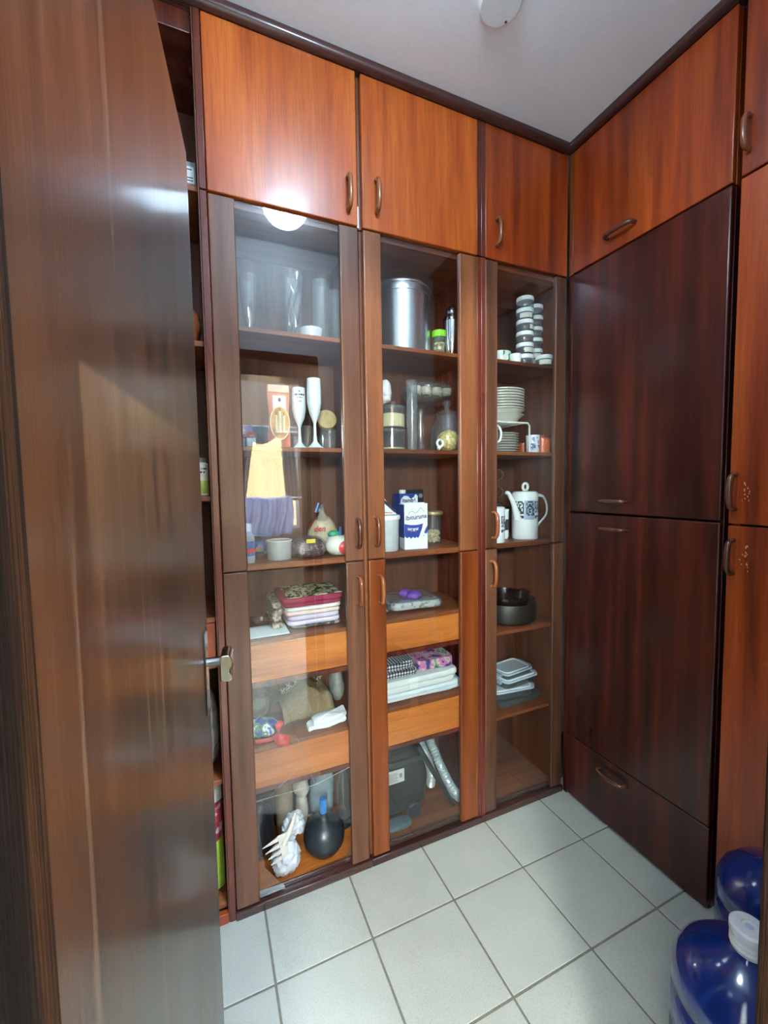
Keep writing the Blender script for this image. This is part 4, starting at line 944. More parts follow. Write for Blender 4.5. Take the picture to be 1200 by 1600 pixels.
for i in range(7): obj('paper_cup', MB().lathe([(0.016, z + 0.2402), (0.022, z + 0.272), (0.020, z + 0.272), (0.0, z + 0.268)], cx - 0.075 + 0.025 * i, cy - 0.04 + 0.03 * (i % 2), 14), lambda: plain('cup_paper', (196, 192, 176), 0.8, noise_amt=0.2), t)
obj('film_wrap', MB().blob((cx, cy, z + 0.262), (0.104, 0.096, 0.036), 0.10, 30, 71, z + 0.226, p=0.75, creases=0.08), FILM, t)
t = thing('glass_storage_jar', (1.005, 0.11, z), 'bulbous glass jar with a round lid holding a bag of yellow pasta', 'jar')
cx, cy = 1.028, 0.105
obj('jar_body', MB().shell([(0.0, z + 0.004), (0.055, z + 0.001), (0.067, z + 0.02), (0.068, z + 0.06), (0.064, z + 0.10), (0.046, z + 0.135), (0.044, z + 0.150)], cx, cy, 40), CLEAR, t)
obj('lid', MB().shell([(0.047, z + 0.150), (0.050, z + 0.156), (0.030, z + 0.168), (0.012, z + 0.174), (0.010, z + 0.182), (0.019, z + 0.196), (0.014, z + 0.208), (0.0, z + 0.210)], cx, cy, 32), CLEAR, t)
mb = MB().blob((1.035, 0.11, z + 0.046), (0.044, 0.044, 0.044), 0.18, 22, 74, z + 0.004, creases=0.05)
tag(obj('pasta', mb, lambda: spotted('yellow_pasta', [(0, (206, 186, 96)), (0.4, (230, 216, 140)), (0.75, (190, 156, 66))], 120, 0.5, bump=0.8)), 'yellow pasta inside the bulbous glass jar', 'pasta')
t = thing('scoop', (0.975, 0.06, z), 'white ring handled scoop in front of the pasta jar', 'scoop')
obj('ring', MB().tube([(0.955 + 0.013 * math.cos(a), 0.040, z + 0.028 + 0.014 * math.sin(a)) for a in [2 * PI * i / 20 for i in range(21)]], 0.005, 8, caps=False), WHITEP, t)
obj('stem', MB().tube([(0.955, 0.040, z + 0.012), (0.946, 0.040, z + 0.005)], [0.006, 0.008], 10), WHITEP, t)

z = 1.19
# translucent pot
t = thing('plastic_pot', (0.745, 0.085, z), 'translucent white pot with a lid beside the milk carton', 'pot')
cx, cy = 0.738, 0.085
obj('pot_body', MB().lathe([(0.0, z), (0.044, z), (0.046, z + 0.004), (0.049, z + 0.122), (0.0, z + 0.122)], cx, cy, 40), lambda: plain('frosted_plastic', (196, 206, 212), 0.35, noise_amt=0.08, alpha=0.88), t)
obj('lid', MB().lathe([(0.0, z + 0.122), (0.053, z + 0.122), (0.054, z + 0.132), (0.051, z + 0.138), (0.0, z + 0.140)], cx, cy, 40), WHITEP, t)
t = thing('navy_packet', (0.735, 0.075, z + 0.14), 'white packet with a navy corner lying on the translucent pot', 'packet')
obj('packet_body', MB().prism([(0.700, z + 0.1405), (0.770, z + 0.141), (0.758, z + 0.155), (0.718, z + 0.205), (0.700, z + 0.212)], 0.055, 0.10), WHITEP, t, bevel=0.002)
obj('navy_band', MB().prism([(0.714, z + 0.200), (0.728, z + 0.190), (0.762, z + 0.160), (0.760, z + 0.148), (0.716, z + 0.186)], 0.0535, 0.055), lambda: plain('navy_print', (30, 36, 66), 0.5), t, smooth=False)
obj('red_line', MB().prism([(0.703, z + 0.150), (0.750, z + 0.146), (0.750, z + 0.149), (0.703, z + 0.154)], 0.0537, 0.055), lambda: plain('pink_red', (206, 90, 84), 0.5), t, smooth=False)
# cartons
BLUE = lambda: plain('carton_blue', (34, 62, 150), 0.35, noise_amt=0.05)
CARD = lambda: plain('carton_white', (222, 230, 234), 0.35, noise_amt=0.03)
def swoosh(pts): return pts
t = thing('milk_carton', (0.85, 0.08, z), 'white and blue milk carton lettered Ibituruna in front', 'milk carton', 'milk cartons')
x0, x1, y0, h = 0.806, 0.903, 0.050, 0.180
parts_start = {}
def carton_part(name, mb, mat, smooth=False, bevel=0):
    mb.rotz(math.radians(-7), 0.855, 0.085); return obj(name, mb, mat, t, smooth=smooth, bevel=bevel)
carton_part('carton_body', B(x0, x1, y0, y0 + 0.064, z, z + h), CARD, bevel=0.0015, smooth=True)
yf = y0 - 0.0004
X = lambda u: x0 + (x1 - x0) * u
Z = lambda v: z + h * v
carton_part('blue_field', MB().prism([(X(0.0), Z(0.565)), (X(0.25), Z(0.535)), (X(0.55), Z(0.535)), (X(0.80), Z(0.56)), (X(0.74), Z(0.44)), (X(0.63), Z(0.29)), (X(0.58), Z(0.245)), (X(0.50), Z(0.27)), (X(0.44), Z(0.24)), (X(0.36), Z(0.275)), (X(0.27), Z(0.235)), (X(0.2), Z(0.28)), (X(0.1), Z(0.25)), (X(0.0), Z(0.30))][::-1], yf, y0), BLUE)
carton_part('blue_drops', MB().prism([(X(1.0), Z(0.52)), (X(0.90), Z(0.44)), (X(0.84), Z(0.36)), (X(0.90), Z(0.33)), (X(1.0), Z(0.37))], yf, y0).prism([(X(0.80), Z(0.31)), (X(0.86), Z(0.30)), (X(0.83), Z(0.27))], yf, y0), BLUE)
mt_ = MB()
def stroke(pts, w_):
    for (a, b), (c, d) in zip(pts[:-1], pts[1:]):
        dx, dz = X(c) - X(a), Z(d) - Z(b); l = math.hypot(dx, dz); nx, nz = -dz / l * w_, dx / l * w_
        mt_.prism([(X(a) + nx, Z(b) + nz), (X(a) - nx, Z(b) - nz), (X(c) - nx, Z(d) - nz), (X(c) + nx, Z(d) + nz)][::-1], yf, y0)
stroke([(0.16, 0.76), (0.24, 0.82), (0.34, 0.835), (0.48, 0.79), (0.60, 0.845), (0.70, 0.915), (0.78, 0.865), (0.86, 0.82)], 0.0009)
carton_part('green_mountain', mt_, lambda: plain('print_green', (60, 128, 78), 0.5))
mt_ = MB()
for i in range(7):
    a = PI * (0.08 + 0.84 * i / 6); stroke([(0.40 + 0.075 * math.cos(a), 0.855 + 0.04 * math.sin(a)), (0.40 + 0.13 * math.cos(a), 0.855 + 0.07 * math.sin(a))], 0.0007)
carton_part('yellow_sun', mt_, lambda: plain('print_yellow', (226, 170, 60), 0.5))
carton_part('brand_lettering', MB().text('Ibituruna', 0.0245, X(0.50), Z(0.665), yf, shear=0.12, rot=0.10, fat=0.0005), lambda: plain('print_navy', (34, 44, 96), 0.5))
carton_part('small_lettering', MB().text('LATICINIOS', 0.0052, X(0.58), Z(0.655), yf, rot=0.10), lambda: plain('print_navy', (34, 44, 96), 0.5))
carton_part('white_lettering', MB().text('Integral', 0.0145, X(0.36), Z(0.425), yf - 0.0003, fat=0.0006), CARD)
carton_part('red_lettering', MB().text('LEITE UHT', 0.0058, X(0.38), Z(0.395), yf - 0.0003, fat=0.0003), lambda: plain('print_pink', (214, 120, 110), 0.5))
carton_part('blue_side', B(x0 - 0.0004, x0, y0 + 0.003, y0 + 0.061, z + 0.045, z + h - 0.004), BLUE)
carton_part('top_flap', B(x0 + 0.002, x1 - 0.002, y0 + 0.030, y0 + 0.034, z + h, z + h + 0.003), CARD)
t = thing('milk_carton', (0.86, 0.185, z), 'blue milk carton lettered itambe with a white cap, standing behind', 'milk carton', 'milk cartons')
x0, x1, y0, h = 0.828, 0.912, 0.150, 0.218
obj('carton_body', B(x0, x1, y0, y0 + 0.066, z, z + h), BLUE, t, bevel=0.0015)
obj('white_wave', MB().prism([(X(0.02), Z(0.80)), (X(0.98), Z(0.80)), (X(0.98), Z(0.95)), (X(0.86), Z(0.985)), (X(0.78), Z(0.93)), (X(0.60), Z(0.90)), (X(0.42), Z(0.955)), (X(0.22), Z(0.955)), (X(0.08), Z(0.90))][::-1], y0 - 0.0004, y0), CARD, t, smooth=False)
obj('brand_lettering', MB().text('itambé', 0.023, X(0.5), Z(0.835), y0 - 0.0007, fat=0.0007), lambda: plain('print_navy', (34, 44, 96), 0.5), t, smooth=False)
obj('screw_cap', MB().lathe([(0.0, z + h), (0.0145, z + h), (0.0145, z + h + 0.013), (0.013, z + h + 0.015), (0.0, z + h + 0.015)], X(0.32), y0 + 0.03, 24), WHITEP, t)
t = thing('dark_box', (0.955, 0.26, z), 'dark navy box standing behind the milk cartons', 'box')
obj('box_body', B(0.905, 0.985, 0.235, 0.30, z, z + 0.232), lambda: plain('dark_navy_card', (26, 28, 44), 0.4), t, bevel=0.0015)
obj('pale_mark', MB().lathe([(0.0, 0.0), (0.010, 0.0), (0.010, 0.0004), (0.0, 0.0004)], 0, 0, 20).rot(PI / 2, 'X', (0, 0, 0)).rotz(0, 0, 0), lambda: plain('pale_mark', (120, 130, 156), 0.5), t)
for v in t.children[-1].data.vertices: v.co += Vector((0.970, 0.2348, z + 0.205)) 
t = thing('nut_jar', (0.985, 0.165, z), 'clear jar of shelled nuts with a metal lid beside the milk carton', 'jar')
cx, cy = 0.990, 0.165
obj('jar_body', MB().shell([(0.0, z + 0.003), (0.036, z + 0.001), (0.037, z + 0.006), (0.037, z + 0.125)], cx, cy, 36), CLEAR, t)
obj('lid', MB().lathe([(0.0, z + 0.125), (0.044, z + 0.125), (0.046, z + 0.130), (0.045, z + 0.136), (0.038, z + 0.140), (0.0, z + 0.141)], cx, cy, 36), lambda: plain('brassy_lid', (176, 158, 112), 0.4, metal=0.5), t)
rr = random.Random(11); mb = MB()
for i in range(150):
    a = rr.random() * 2 * PI; r = 0.029 * math.sqrt(rr.random()); zc = z + 0.010 + 0.045 * rr.random(); s0 = len(mb.v)
    mb.blob((cx + r * math.cos(a), cy + r * math.sin(a), zc), (0.0075, 0.0055, 0.005), 0.0, 1, 0, nu=7, nv=4); mb.rotz(rr.random() * 6, cx + r * math.cos(a), cy + r * math.sin(a), s0)
o = tag(obj('nuts', mb, lambda: plain('nut_shell', (206, 190, 156), 0.6, noise_amt=0.25, scale=80)), 'pale nuts heaped inside the metal lidded jar', 'nuts'); o['kind'] = 'stuff'

z = 0.932
t = thing('wrapped_fabric_packet', (0.85, 0.12, z), 'flat white printed fabric packet with a purple bow above the drawer', 'packet')
obj('fabric', MB().slab(0.762, 0.985, 0.075, 0.27, z + 0.010, z + 0.038, seed=61, amp=0.006), lambda: spotted('white_grey_print', [(0, (206, 214, 214)), (0.62, (150, 156, 158)), (0.70, (214, 220, 220)), (0.92, (130, 136, 140))], 70, 0.5), t)
obj('film_wrap', MB().slab(0.757, 0.990, 0.070, 0.275, z + 0.008, z + 0.043, seed=61, amp=0.009), FILM, t)
rb = MB()
for i in range(9):
    a = 2 * PI * i / 9; c_ = Vector((0.868 + 0.016 * math.cos(a), 0.115 + 0.014 * math.sin(a), z + 0.058))
    rb.blob(c_, (0.017, 0.015, 0.014), 0.35, 40, 80 + i, nu=14, nv=8)
rb.blob((0.845, 0.15, z + 0.060), (0.026, 0.02, 0.020), 0.35, 40, 95, nu=16, nv=10)
obj('purple_bow', rb, lambda: plain('purple_ribbon', (118, 78, 176), 0.35, noise_amt=0.25), t)
tag(obj('yellow_strip', B(0.700, 0.706, 0.060, 0.075, z, z + 0.075), lambda: plain('yellow_green_plastic', (186, 190, 60), 0.4)), 'yellow strip standing at the left beside the fabric packet', 'strip')
mb = MB().blob((0.722, 0.12, z + 0.022), (0.040, 0.05, 0.024), 0.3, 26, 99, z + 0.001, creases=0.12)
tag(obj('foil_packet', mb, lambda: plain('crumpled_foil', (150, 150, 140), 0.25, metal=0.7, noise_amt=0.3)), 'crumpled shiny packet left of the fabric packet', 'packet')

z = 0.583
mb = MB().slab(0.66, 1.075, 0.055, 0.28, z + 0.001, z + 0.018, seed=5, amp=0.004); mb.slab(0.66, 1.068, 0.050, 0.28, z + 0.017, z + 0.036, seed=6, amp=0.004)
tag(obj('folded_towel', mb, lambda: spotted('pale_blue_print', [(0, (206, 220, 226)), (0.55, (196, 214, 224)), (0.7, (140, 172, 196)), (0.78, (214, 224, 226))], 14, 0.9, kind='noise', stretch=(1, 1, 3))), 'pale blue and white folded towel at the bottom of the pile', 'towel', 'folded towels in the middle cabinet')
mb = MB().slab(0.66, 1.045, 0.055, 0.28, z + 0.0375, z + 0.062, seed=9, amp=0.004); mb.slab(0.66, 1.050, 0.052, 0.28, z + 0.060, z + 0.088, seed=10, amp=0.004)
tag(obj('folded_towel', mb, lambda: plain('plain_white_towel', (206, 214, 214), 0.95, noise_amt=0.04, bump=0.15)), 'plain white folded towel in the middle of the pile', 'towel', 'folded towels in the middle cabinet')
mb = MB().slab(0.66, 0.868, 0.070, 0.28, z + 0.090, z + 0.118, seed=13, amp=0.005); mb.slab(0.66, 0.860, 0.085, 0.28, z + 0.116, z + 0.146, seed=14, amp=0.006)
tag(obj('folded_towel', mb, lambda: gingham('black_gingham', 0.0125, (222, 226, 228), (110, 112, 122), (22, 24, 34))), 'black and white gingham towel on top of the pile', 'towel', 'folded towels in the middle cabinet')
mb = MB().slab(0.872, 1.045, 0.085, 0.28, z + 0.090, z + 0.132, seed=17, amp=0.006)
tag(obj('folded_towel', mb, lambda: spotted('floral_print', [(0, (52, 66, 130)), (0.42, (186, 116, 160)), (0.52, (206, 170, 186)), (0.60, (104, 160, 92)), (0.72, (44, 50, 110))], 26, kind='noise')), 'pink, green and blue floral towel beside the gingham one', 'towel', 'folded towels in the middle cabinet')

z = BZ
t = thing('vacuum_cleaner', (0.82, 0.21, z), 'dark grey vacuum cleaner standing under the lower drawer', 'vacuum cleaner')
VG = lambda: plain('charcoal_plastic', (40, 43, 46), 0.4, noise_amt=0.08)
mb = MB().prism([(0.655, z + 0.02), (0.90, z + 0.02), (0.928, z + 0.05), (0.935, z + 0.15), (0.915, z + 0.25), (0.86, z + 0.31), (0.655, z + 0.31)], 0.13, 0.30)
obj('body', mb, VG, t, bevel=0.02, seg=4)
obj('upper_cover', MB().prism([(0.66, z + 0.235), (0.915, z + 0.235), (0.905, z + 0.262), (0.66, z + 0.262)], 0.122, 0.30), lambda: plain('charcoal_light', (52, 55, 58), 0.35), t, bevel=0.006)
lb_ = obj('rating_label', B(0.742, 0.822, 0.1285, 0.130, z + 0.165, z + 0.222), lambda: plain('label_grey', (196, 200, 200), 0.5), t, bevel=0.004)
mb = MB()
for i in range(6): mb.box(0.750, 0.792 - 0.006 * (i % 2), 0.1279, 0.1285, z + 0.173 + 0.007 * i, z + 0.1755 + 0.007 * i)
mb.box(0.799, 0.812, 0.1279, 0.1285, z + 0.185, z + 0.203)
obj('label_print', mb, lambda: plain('faint_print', (130, 134, 136), 0.6), lb_, smooth=False)
obj('wheel', MB().lathe([(0.0, -0.012), (0.03, -0.012), (0.034, -0.008), (0.034, 0.008), (0.03, 0.012), (0.0, 0.012)], 0, 0, 24).rot(PI / 2, 'X', (0, 0, 0)), INK, t)
for v in t.children[-1].data.vertices: v.co += Vector((0.86, 0.115, z + 0.036)) 
obj('foot', MB().blob((0.770, 0.10, z + 0.012), (0.065, 0.03, 0.012), 0.05, 10, 3, z + 0.0005, p=0.7), lambda: plain('blue_grey_plastic', (70, 90, 100), 0.4), t)
def bez(p, n=40):
    out = []
    for s in range(len(p) - 1):
        a = p[max(s - 1, 0)]; b = p[s]; c = p[s + 1]; d = p[min(s + 2, len(p) - 1)]
        for i in range(n):
            t_ = i / n; out.append(tuple(0.5 * (2 * b[k] + (c[k] - a[k]) * t_ + (2 * a[k] - 5 * b[k] + 4 * c[k] - d[k]) * t_ ** 2 + (3 * b[k] - a[k] - 3 * c[k] + d[k]) * t_ ** 3) for k in range(3)))
    out.append(tuple(p[-1])); return out
HG = lambda: plain('silver_hose', (186, 198, 202), 0.28, metal=0.4, noise_amt=0.05)
t2 = thing('vacuum_hose', (1.0, 0.12, z), 'silver ribbed vacuum hose curving down to the cabinet floor', 'hose')
path = bez([(0.955, 0.17, 0.355), (0.968, 0.15, 0.30), (1.000, 0.12, 0.20), (1.036, 0.10, 0.115), (1.072, 0.095, 0.064), (1.068, 0.16, 0.054)], 40)
obj('hose_run', MB().tube(path, [0.0180 + 0.0028 * math.sin(i * 1.3) for i in range(len(path))], 14), HG, t2)
path = bez([(0.905, 0.20, 0.355), (0.920, 0.19, 0.32), (0.950, 0.18, 0.25), (0.985, 0.19, 0.15), (1.0, 0.22, 0.06)], 40)
obj('hose_run', MB().tube(path, [0.0180 + 0.0028 * math.sin(i * 1.3) for i in range(len(path))], 14), HG, t2)
obj('wand', MB().tube([(0.88, 0.115, 0.34), (1.035, 0.085, 0.045)], 0.011, 14), lambda: plain('black_tube', (34, 38, 40), 0.3), t2)

# ================================================================== corner cabinet
z = 1.957
JW = lambda: plain('jar_lid_white', (226, 230, 228), 0.35, noise_amt=0.03)
def spice_jar(label, fill):
    t = thing('spice_jar', (0, 0, 0), label, 'jar', 'stacked spice jars')
    r = 0.0365
    obj('jar_body', MB().shell([(0.0, 0.003), (r * 0.9, 0.0), (r, 0.004), (r, 0.028), (r * 0.93, 0.033)], 0, 0, 32), CLEARP, t)
    obj('lid', MB().lathe([(0.0, 0.031), (r * 1.03, 0.031), (r * 1.03, 0.046), (r, 0.048), (0.0, 0.048)], 0, 0, 32), JW, t)
    if fill: obj('spice', MB().lathe([(0.0, 0.004), (r * 0.93, 0.004), (r * 0.95, 0.022), (0.0, 0.024)], 0, 0, 28), fill, t)
    return t
def put_label(t, ang, w_, z0, z1):
    mb = MB().cylpatch(0, 0, 0.0368, ang - w_ / 2, ang + w_ / 2, z0, z1, 6)
    W_save = W[t]; W[t] = Vector((0, 0, 0)); obj('paper_label', mb, lambda: plain('label_paper', (206, 204, 190), 0.7), t); W[t] = W_save
FILLS = [lambda: plain('spice_dark', (52, 34, 28), 0.9, noise_amt=0.3, scale=200), lambda: plain('spice_brown', (84, 58, 40), 0.9, noise_amt=0.3, scale=200), lambda: plain('spice_grey', (110, 100, 92), 0.9, noise_amt=0.3, scale=200)]
ordn = ['topmost', 'second', 'third', 'fourth', 'fifth', 'lowest']
fills1 = [None, 2, 0, 1, 0, 0]; labs1 = [None, (-2.1, 1.5), (-1.2, 1.0), None, (-1.6, 1.4), None]
for i in range(6):
    t = spice_jar(ordn[i] + ' white lidded jar of the front left stack', FILLS[fills1[i]] if fills1[i] is not None else None)
    if labs1[i]: put_label(t, labs1[i][0], labs1[i][1], 0.006, 0.026)
    t.location = (1.418, 0.085 + 0.0012 * (i % 2), z + 0.0492 * (5 - i)); t.rotation_euler = (0, 0, 0)
fills2 = [None, 2, 2, 0, 0, 1]; labs2 = [None, None, None, None, (-2.0, 1.1), (-2.3, 0.8)]
ordn2 = ordn
for i in range(6):
    t = spice_jar(ordn2[i] + ' white lidded jar of the rear right stack', FILLS[fills2[i]] if fills2[i] is not None else None)
    if labs2[i]: put_label(t, labs2[i][0], labs2[i][1], 0.006, 0.026)
    t.location = (1.5215, 0.138, z + 0.0492 * (5 - i))
t = spice_jar('single labelled jar standing in front of the two jar stacks', FILLS[1]); put_label(t, -2.1, 1.5, 0.006, 0.026); t.location = (1.506, 0.062, z)
t = thing('sugar_bowl', (1.335, 0.12, z), 'green leaf patterned white bowl beside the jar stacks', 'bowl')
obj('bowl_body', MB().lathe([(0.0, z), (0.034, z), (0.046, z + 0.012), (0.050, z + 0.040), (0.046, z + 0.062), (0.043, z + 0.062), (0.046, z + 0.040), (0.0, z + 0.006)], 1.320, 0.13, 36), lambda: spotted('leaf_print', [(0, (206, 216, 206)), (0.56, (70, 128, 92)), (0.68, (196, 212, 200)), (0.85, (110, 156, 126))], 42, 0.25, kind='noise', bump=0.0), t)
t = thing('milk_glass_bottle', (1.272, 0.12, z), 'small pale green bottle with a flared neck behind the leaf patterned bowl', 'bottle')
obj('bottle_body', MB().lathe([(0.0, z), (0.022, z), (0.024, z + 0.03), (0.010, z + 0.06), (0.009, z + 0.085), (0.017, z + 0.096), (0.016, z + 0.098), (0.0, z + 0.09)], 1.272, 0.145, 28), lambda: plain('pale_green_glass', (150, 172, 160), 0.2), t)
tag(obj('white_cup', MB().lathe([(0.0, z), (0.022, z), (0.025, z + 0.042), (0.0235, z + 0.042), (0.0205, z + 0.004), (0.0, z + 0.004)], 1.353, 0.07, 32), WHITEC), 'small plain white cup in front of the leaf patterned bowl', 'cup')

z = 1.578
# plate rack
t = thing('wire_plate_rack', (1.33, 0.15, z), 'white wire shelf rack carrying the stacked bowls', 'rack')
mb = MB()
for yy in (0.055, 0.255):
    pts = [(1.422, yy, z + 0.003), (1.420, yy, z + 0.118), (1.410, yy, z + 0.128), (1.182, yy, z + 0.128), (1.172, yy, z + 0.118), (1.170, yy, z + 0.003)]
    mb.tube(pts, 0.0042, 10)
for xx in [1.195 + 0.03 * i for i in range(8)]: mb.tube([(xx, 0.055, z + 0.130), (xx, 0.255, z + 0.130)], 0.0025, 8)
obj('wire_frame', mb, lambda: plain('white_coated_wire', (222, 222, 214), 0.35), t)
zr = z + 0.1334
PLW = lambda: plain('grey_white_stoneware', (212, 210, 200), 0.3, noise_amt=0.03)
cx, cy = 1.350, 0.165
for i in range(2):
    zb = zr + 0.019 * i
    tag(obj('stacked_bowl', MB().lathe([(0.0, zb), (0.062, zb), (0.066, zb + 0.004), (0.088, zb + 0.026), (0.104, zb + 0.038), (0.1025, zb + 0.039), (0.085, zb + 0.029), (0.060, zb + 0.007), (0.0, zb + 0.006)], cx, cy, 48), PLW), ['lowest deep bowl of the stack on the wire rack', 'second deep bowl from the bottom on the wire rack'][i], 'bowl', 'bowls on the wire rack')
zb0 = zr + 0.0490; nn = ['first', 'second', 'third', 'fourth', 'fifth', 'sixth', 'seventh', 'topmost']
for i in range(8):
    zb = zb0 + 0.0118 * i
    tag(obj('stacked_plate', MB().lathe([(0.0, zb), (0.066, zb), (0.074, zb + 0.003), (0.094, zb + 0.010), (0.105, zb + 0.0125), (0.1052, zb + 0.0155), (0.103, zb + 0.0158), (0.072, zb + 0.0060), (0.0, zb + 0.004)], cx, cy, 48), PLW), (nn[i] + ' soup plate counted upwards in the stack on the wire rack') if i < 7 else 'topmost soup plate of the stack on the wire rack', 'plate', 'soup plates on the wire rack')
for i in range(8):
    zb = z + 0.0112 * i
    tag(obj('saucer', MB().lathe([(0.0, zb), (0.045, zb), (0.052, zb + 0.003), (0.080, zb + 0.0105), (0.079, zb + 0.012), (0.05, zb + 0.005), (0.0, zb + 0.003)], 1.352, 0.165, 44), lambda: plain('white_saucer', (206, 206, 196), 0.3, noise_amt=0.02)), (nn[i] + ' saucer counted upwards under the wire rack') if i < 7 else 'topmost saucer under the wire rack', 'saucer', 'saucers under the wire rack')
t = thing('white_mug', (1.232, 0.045, z), 'white mug with a looped handle at the left under the wire rack', 'mug')
obj('mug_body', MB().lathe([(0.0, z), (0.030, z), (0.033, z + 0.01), (0.033, z + 0.10), (0.030, z + 0.10), (0.030, z + 0.006), (0.0, z + 0.006)], 1.216, 0.068, 36), WHITEC, t)
obj('mug_handle', MB().tube([(1.246 + 0.026 * math.sin(a), 0.062, z + 0.066 - 0.036 * math.cos(a) + 0.01) for a in [PI * i / 12 for i in range(13)]], 0.0052, 8), WHITEC, t)
t = thing('printed_cup', (1.442, 0.075, z), 'white cup with blue printed figures beside the orange pot', 'cup')
cx, cy = 1.452, 0.034 + 0.05
cx, cy = 1.484, 0.072
obj('cup_body', MB().lathe([(0.0, z), (0.026, z), (0.028, z + 0.003), (0.031, z + 0.078), (0.0295, z + 0.078), (0.026, z + 0.005), (0.0, z + 0.005)], cx - 0.028, cy, 36), WHITEC, t)
mb = MB().bitmap(['.##..#...', '.##......', '..#...#..', '......#..', '###......', '.###..##.', '####...#.', '.#.......'], cx - 0.028, cy, 0.0300, -PI / 2 - 0.25, 0.045, z + 0.012, z + 0.068)
obj('blue_print', mb, lambda: plain('delft_blue', (60, 92, 160), 0.4), t, smooth=False)
ORG = lambda: plain('orange_enamel', (206, 96, 44), 0.3, noise_amt=0.05, coat=0.3)
t = thing('orange_pot', (1.53, 0.09, z), 'small orange lidded pot at the right of the plate shelf', 'pot')
cx, cy = 1.524, 0.085
obj('pot_body', MB().lathe([(0.0, z), (0.030, z), (0.034, z + 0.004), (0.035, z + 0.060), (0.0, z + 0.060)], cx, cy, 36), ORG, t)
obj('lid', MB().lathe([(0.0, z + 0.060), (0.036, z + 0.060), (0.036, z + 0.064), (0.02, z + 0.070), (0.006, z + 0.072), (0.009, z + 0.080), (0.0, z + 0.083)], cx, cy, 36), ORG, t)
tag(obj('orange_cup', MB().lathe([(0.0, z), (0.022, z), (0.024, z + 0.05), (0.0225, z + 0.05), (0.02, z + 0.004), (0.0, z + 0.004)], 1.470, 0.150, 28), lambda: plain('dull_orange', (170, 74, 36), 0.4)), 'small dull orange cup behind the printed cup', 'cup')

z = 1.19
PAT1 = ['##.####.', '#..#..##', '#.#.##.#', '#.#.#..#', '##.##.##', '#.####.#', '.#..##.#', '##.#.###', '.....###', '........', '########', '##....##']
PAT2 = ['..####..', '.#....#.', '.#.##.#.', '..####..', '.##..##.', '.#.##.##', '.#.#..##', '.#.##.#.', '.##...##', '..##.###', '........', '........']
t = thing('coffee_pot', (1.43, 0.10, z), 'tall white coffee pot with dark square pattern, long spout and looped handle', 'coffee pot')
cx, cy, R = 1.442, 0.105, 0.0585
obj('pot_body', MB().lathe([(0.0, z), (R - 0.003, z), (R, z + 0.004), (R, z + 0.205), (R - 0.002, z + 0.209), (0.0, z + 0.209)], cx, cy, 48), WHITEC, t)
ld = obj('lid', MB().lathe([(0.0, z + 0.209), (R - 0.006, z + 0.209), (R - 0.006, z + 0.213), (R - 0.014, z + 0.216), (0.0, z + 0.217)], cx, cy, 44), WHITEC, t)
obj('lid_ring', MB().tube([(cx - 0.002 + 0.0145 * math.cos(a), cy - 0.004, z + 0.236 + 0.0165 * math.sin(a)) for a in [2 * PI * i / 24 for i in range(25)]], 0.006, 10, caps=False, sx=1.0), WHITEC, ld)
hp = bez([(cx + R - 0.006, cy - 0.012, z + 0.198), (cx + R + 0.030, cy - 0.02, z + 0.190), (cx + R + 0.048, cy - 0.025, z + 0.150), (cx + R + 0.043, cy - 0.025, z + 0.105), (cx + R + 0.010, cy - 0.02, z + 0.068), (cx + R - 0.004, cy - 0.015, z + 0.050)], 8)
obj('handle', MB().tube(hp, 0.0062, 10, sx=1.5, sy=0.8), WHITEC, t)
sp = bez([(cx - R + 0.006, cy - 0.012, z + 0.095), (cx - R - 0.008, cy - 0.018, z + 0.125), (cx - R - 0.030, cy - 0.022, z + 0.172), (cx - R - 0.056, cy - 0.025, z + 0.208), (cx - R - 0.070, cy - 0.026, z + 0.212)], 8)
obj('spout', MB().tube(sp, [0.019 - 0.012 * (i / (len(sp) - 1)) ** 0.6 for i in range(len(sp))], 14), WHITEC, t)
ac = -PI / 2 - 0.35
for k_, (off, pat) in enumerate(((-0.82, PAT1), (0.0, PAT2), (0.82, PAT1))):
    obj('square_motif', MB().bitmap(pat, cx, cy, R, ac + off, 0.044, z + 0.095, z + 0.172), lambda: plain('motif_ink', (44, 48, 66), 0.35), t, smooth=False)
obj('motif_ground', MB().cylpatch(cx, cy, R - 0.0003, ac - 0.42, ac + 0.42, z + 0.090, z + 0.176, 8), lambda: plain('pale_blue_glaze', (150, 172, 196), 0.3), t)
t = thing('patterned_cup', (1.245, 0.05, z), 'tall white cup with dark square pattern at the left of the coffee pot', 'cup')
cx, cy, R = 1.244, 0.062, 0.038
obj('cup_body', MB().lathe([(0.0, z), (R - 0.002, z), (R, z + 0.004), (R, z + 0.150), (R - 0.003, z + 0.152), (R - 0.004, z + 0.006), (0.0, z + 0.006)], cx, cy, 40), WHITEC, t)
obj('square_motif', MB().bitmap(PAT1, cx, cy, R, -PI / 2 - 0.05 + 0.55, 0.040, z + 0.045, z + 0.115), lambda: plain('motif_ink', (44, 48, 66), 0.35), t, smooth=False)
t = thing('creamer', (1.345, 0.13, z), 'small white creamer with a pointed lip behind the coffee pot spout', 'creamer')
cx, cy = 1.349, 0.150
obj('creamer_body', MB().lathe([(0.0, z), (0.026, z), (0.030, z + 0.01), (0.030, z + 0.135), (0.027, z + 0.135), (0.027, z + 0.006), (0.0, z + 0.006)], cx, cy, 32), WHITEC, t)
obj('lip', MB().prism([(cx - 0.03, z + 0.045), (cx - 0.024, z + 0.045), (cx + 0.012, z + 0.137), (cx - 0.03, z + 0.135)], cy - 0.036, cy - 0.028), WHITEC, t, bevel=0.002)
obj('dark_band', MB().cylpatch(cx, cy, 0.0302, -PI, 0, z + 0.04, z + 0.09, 14), INK, t)
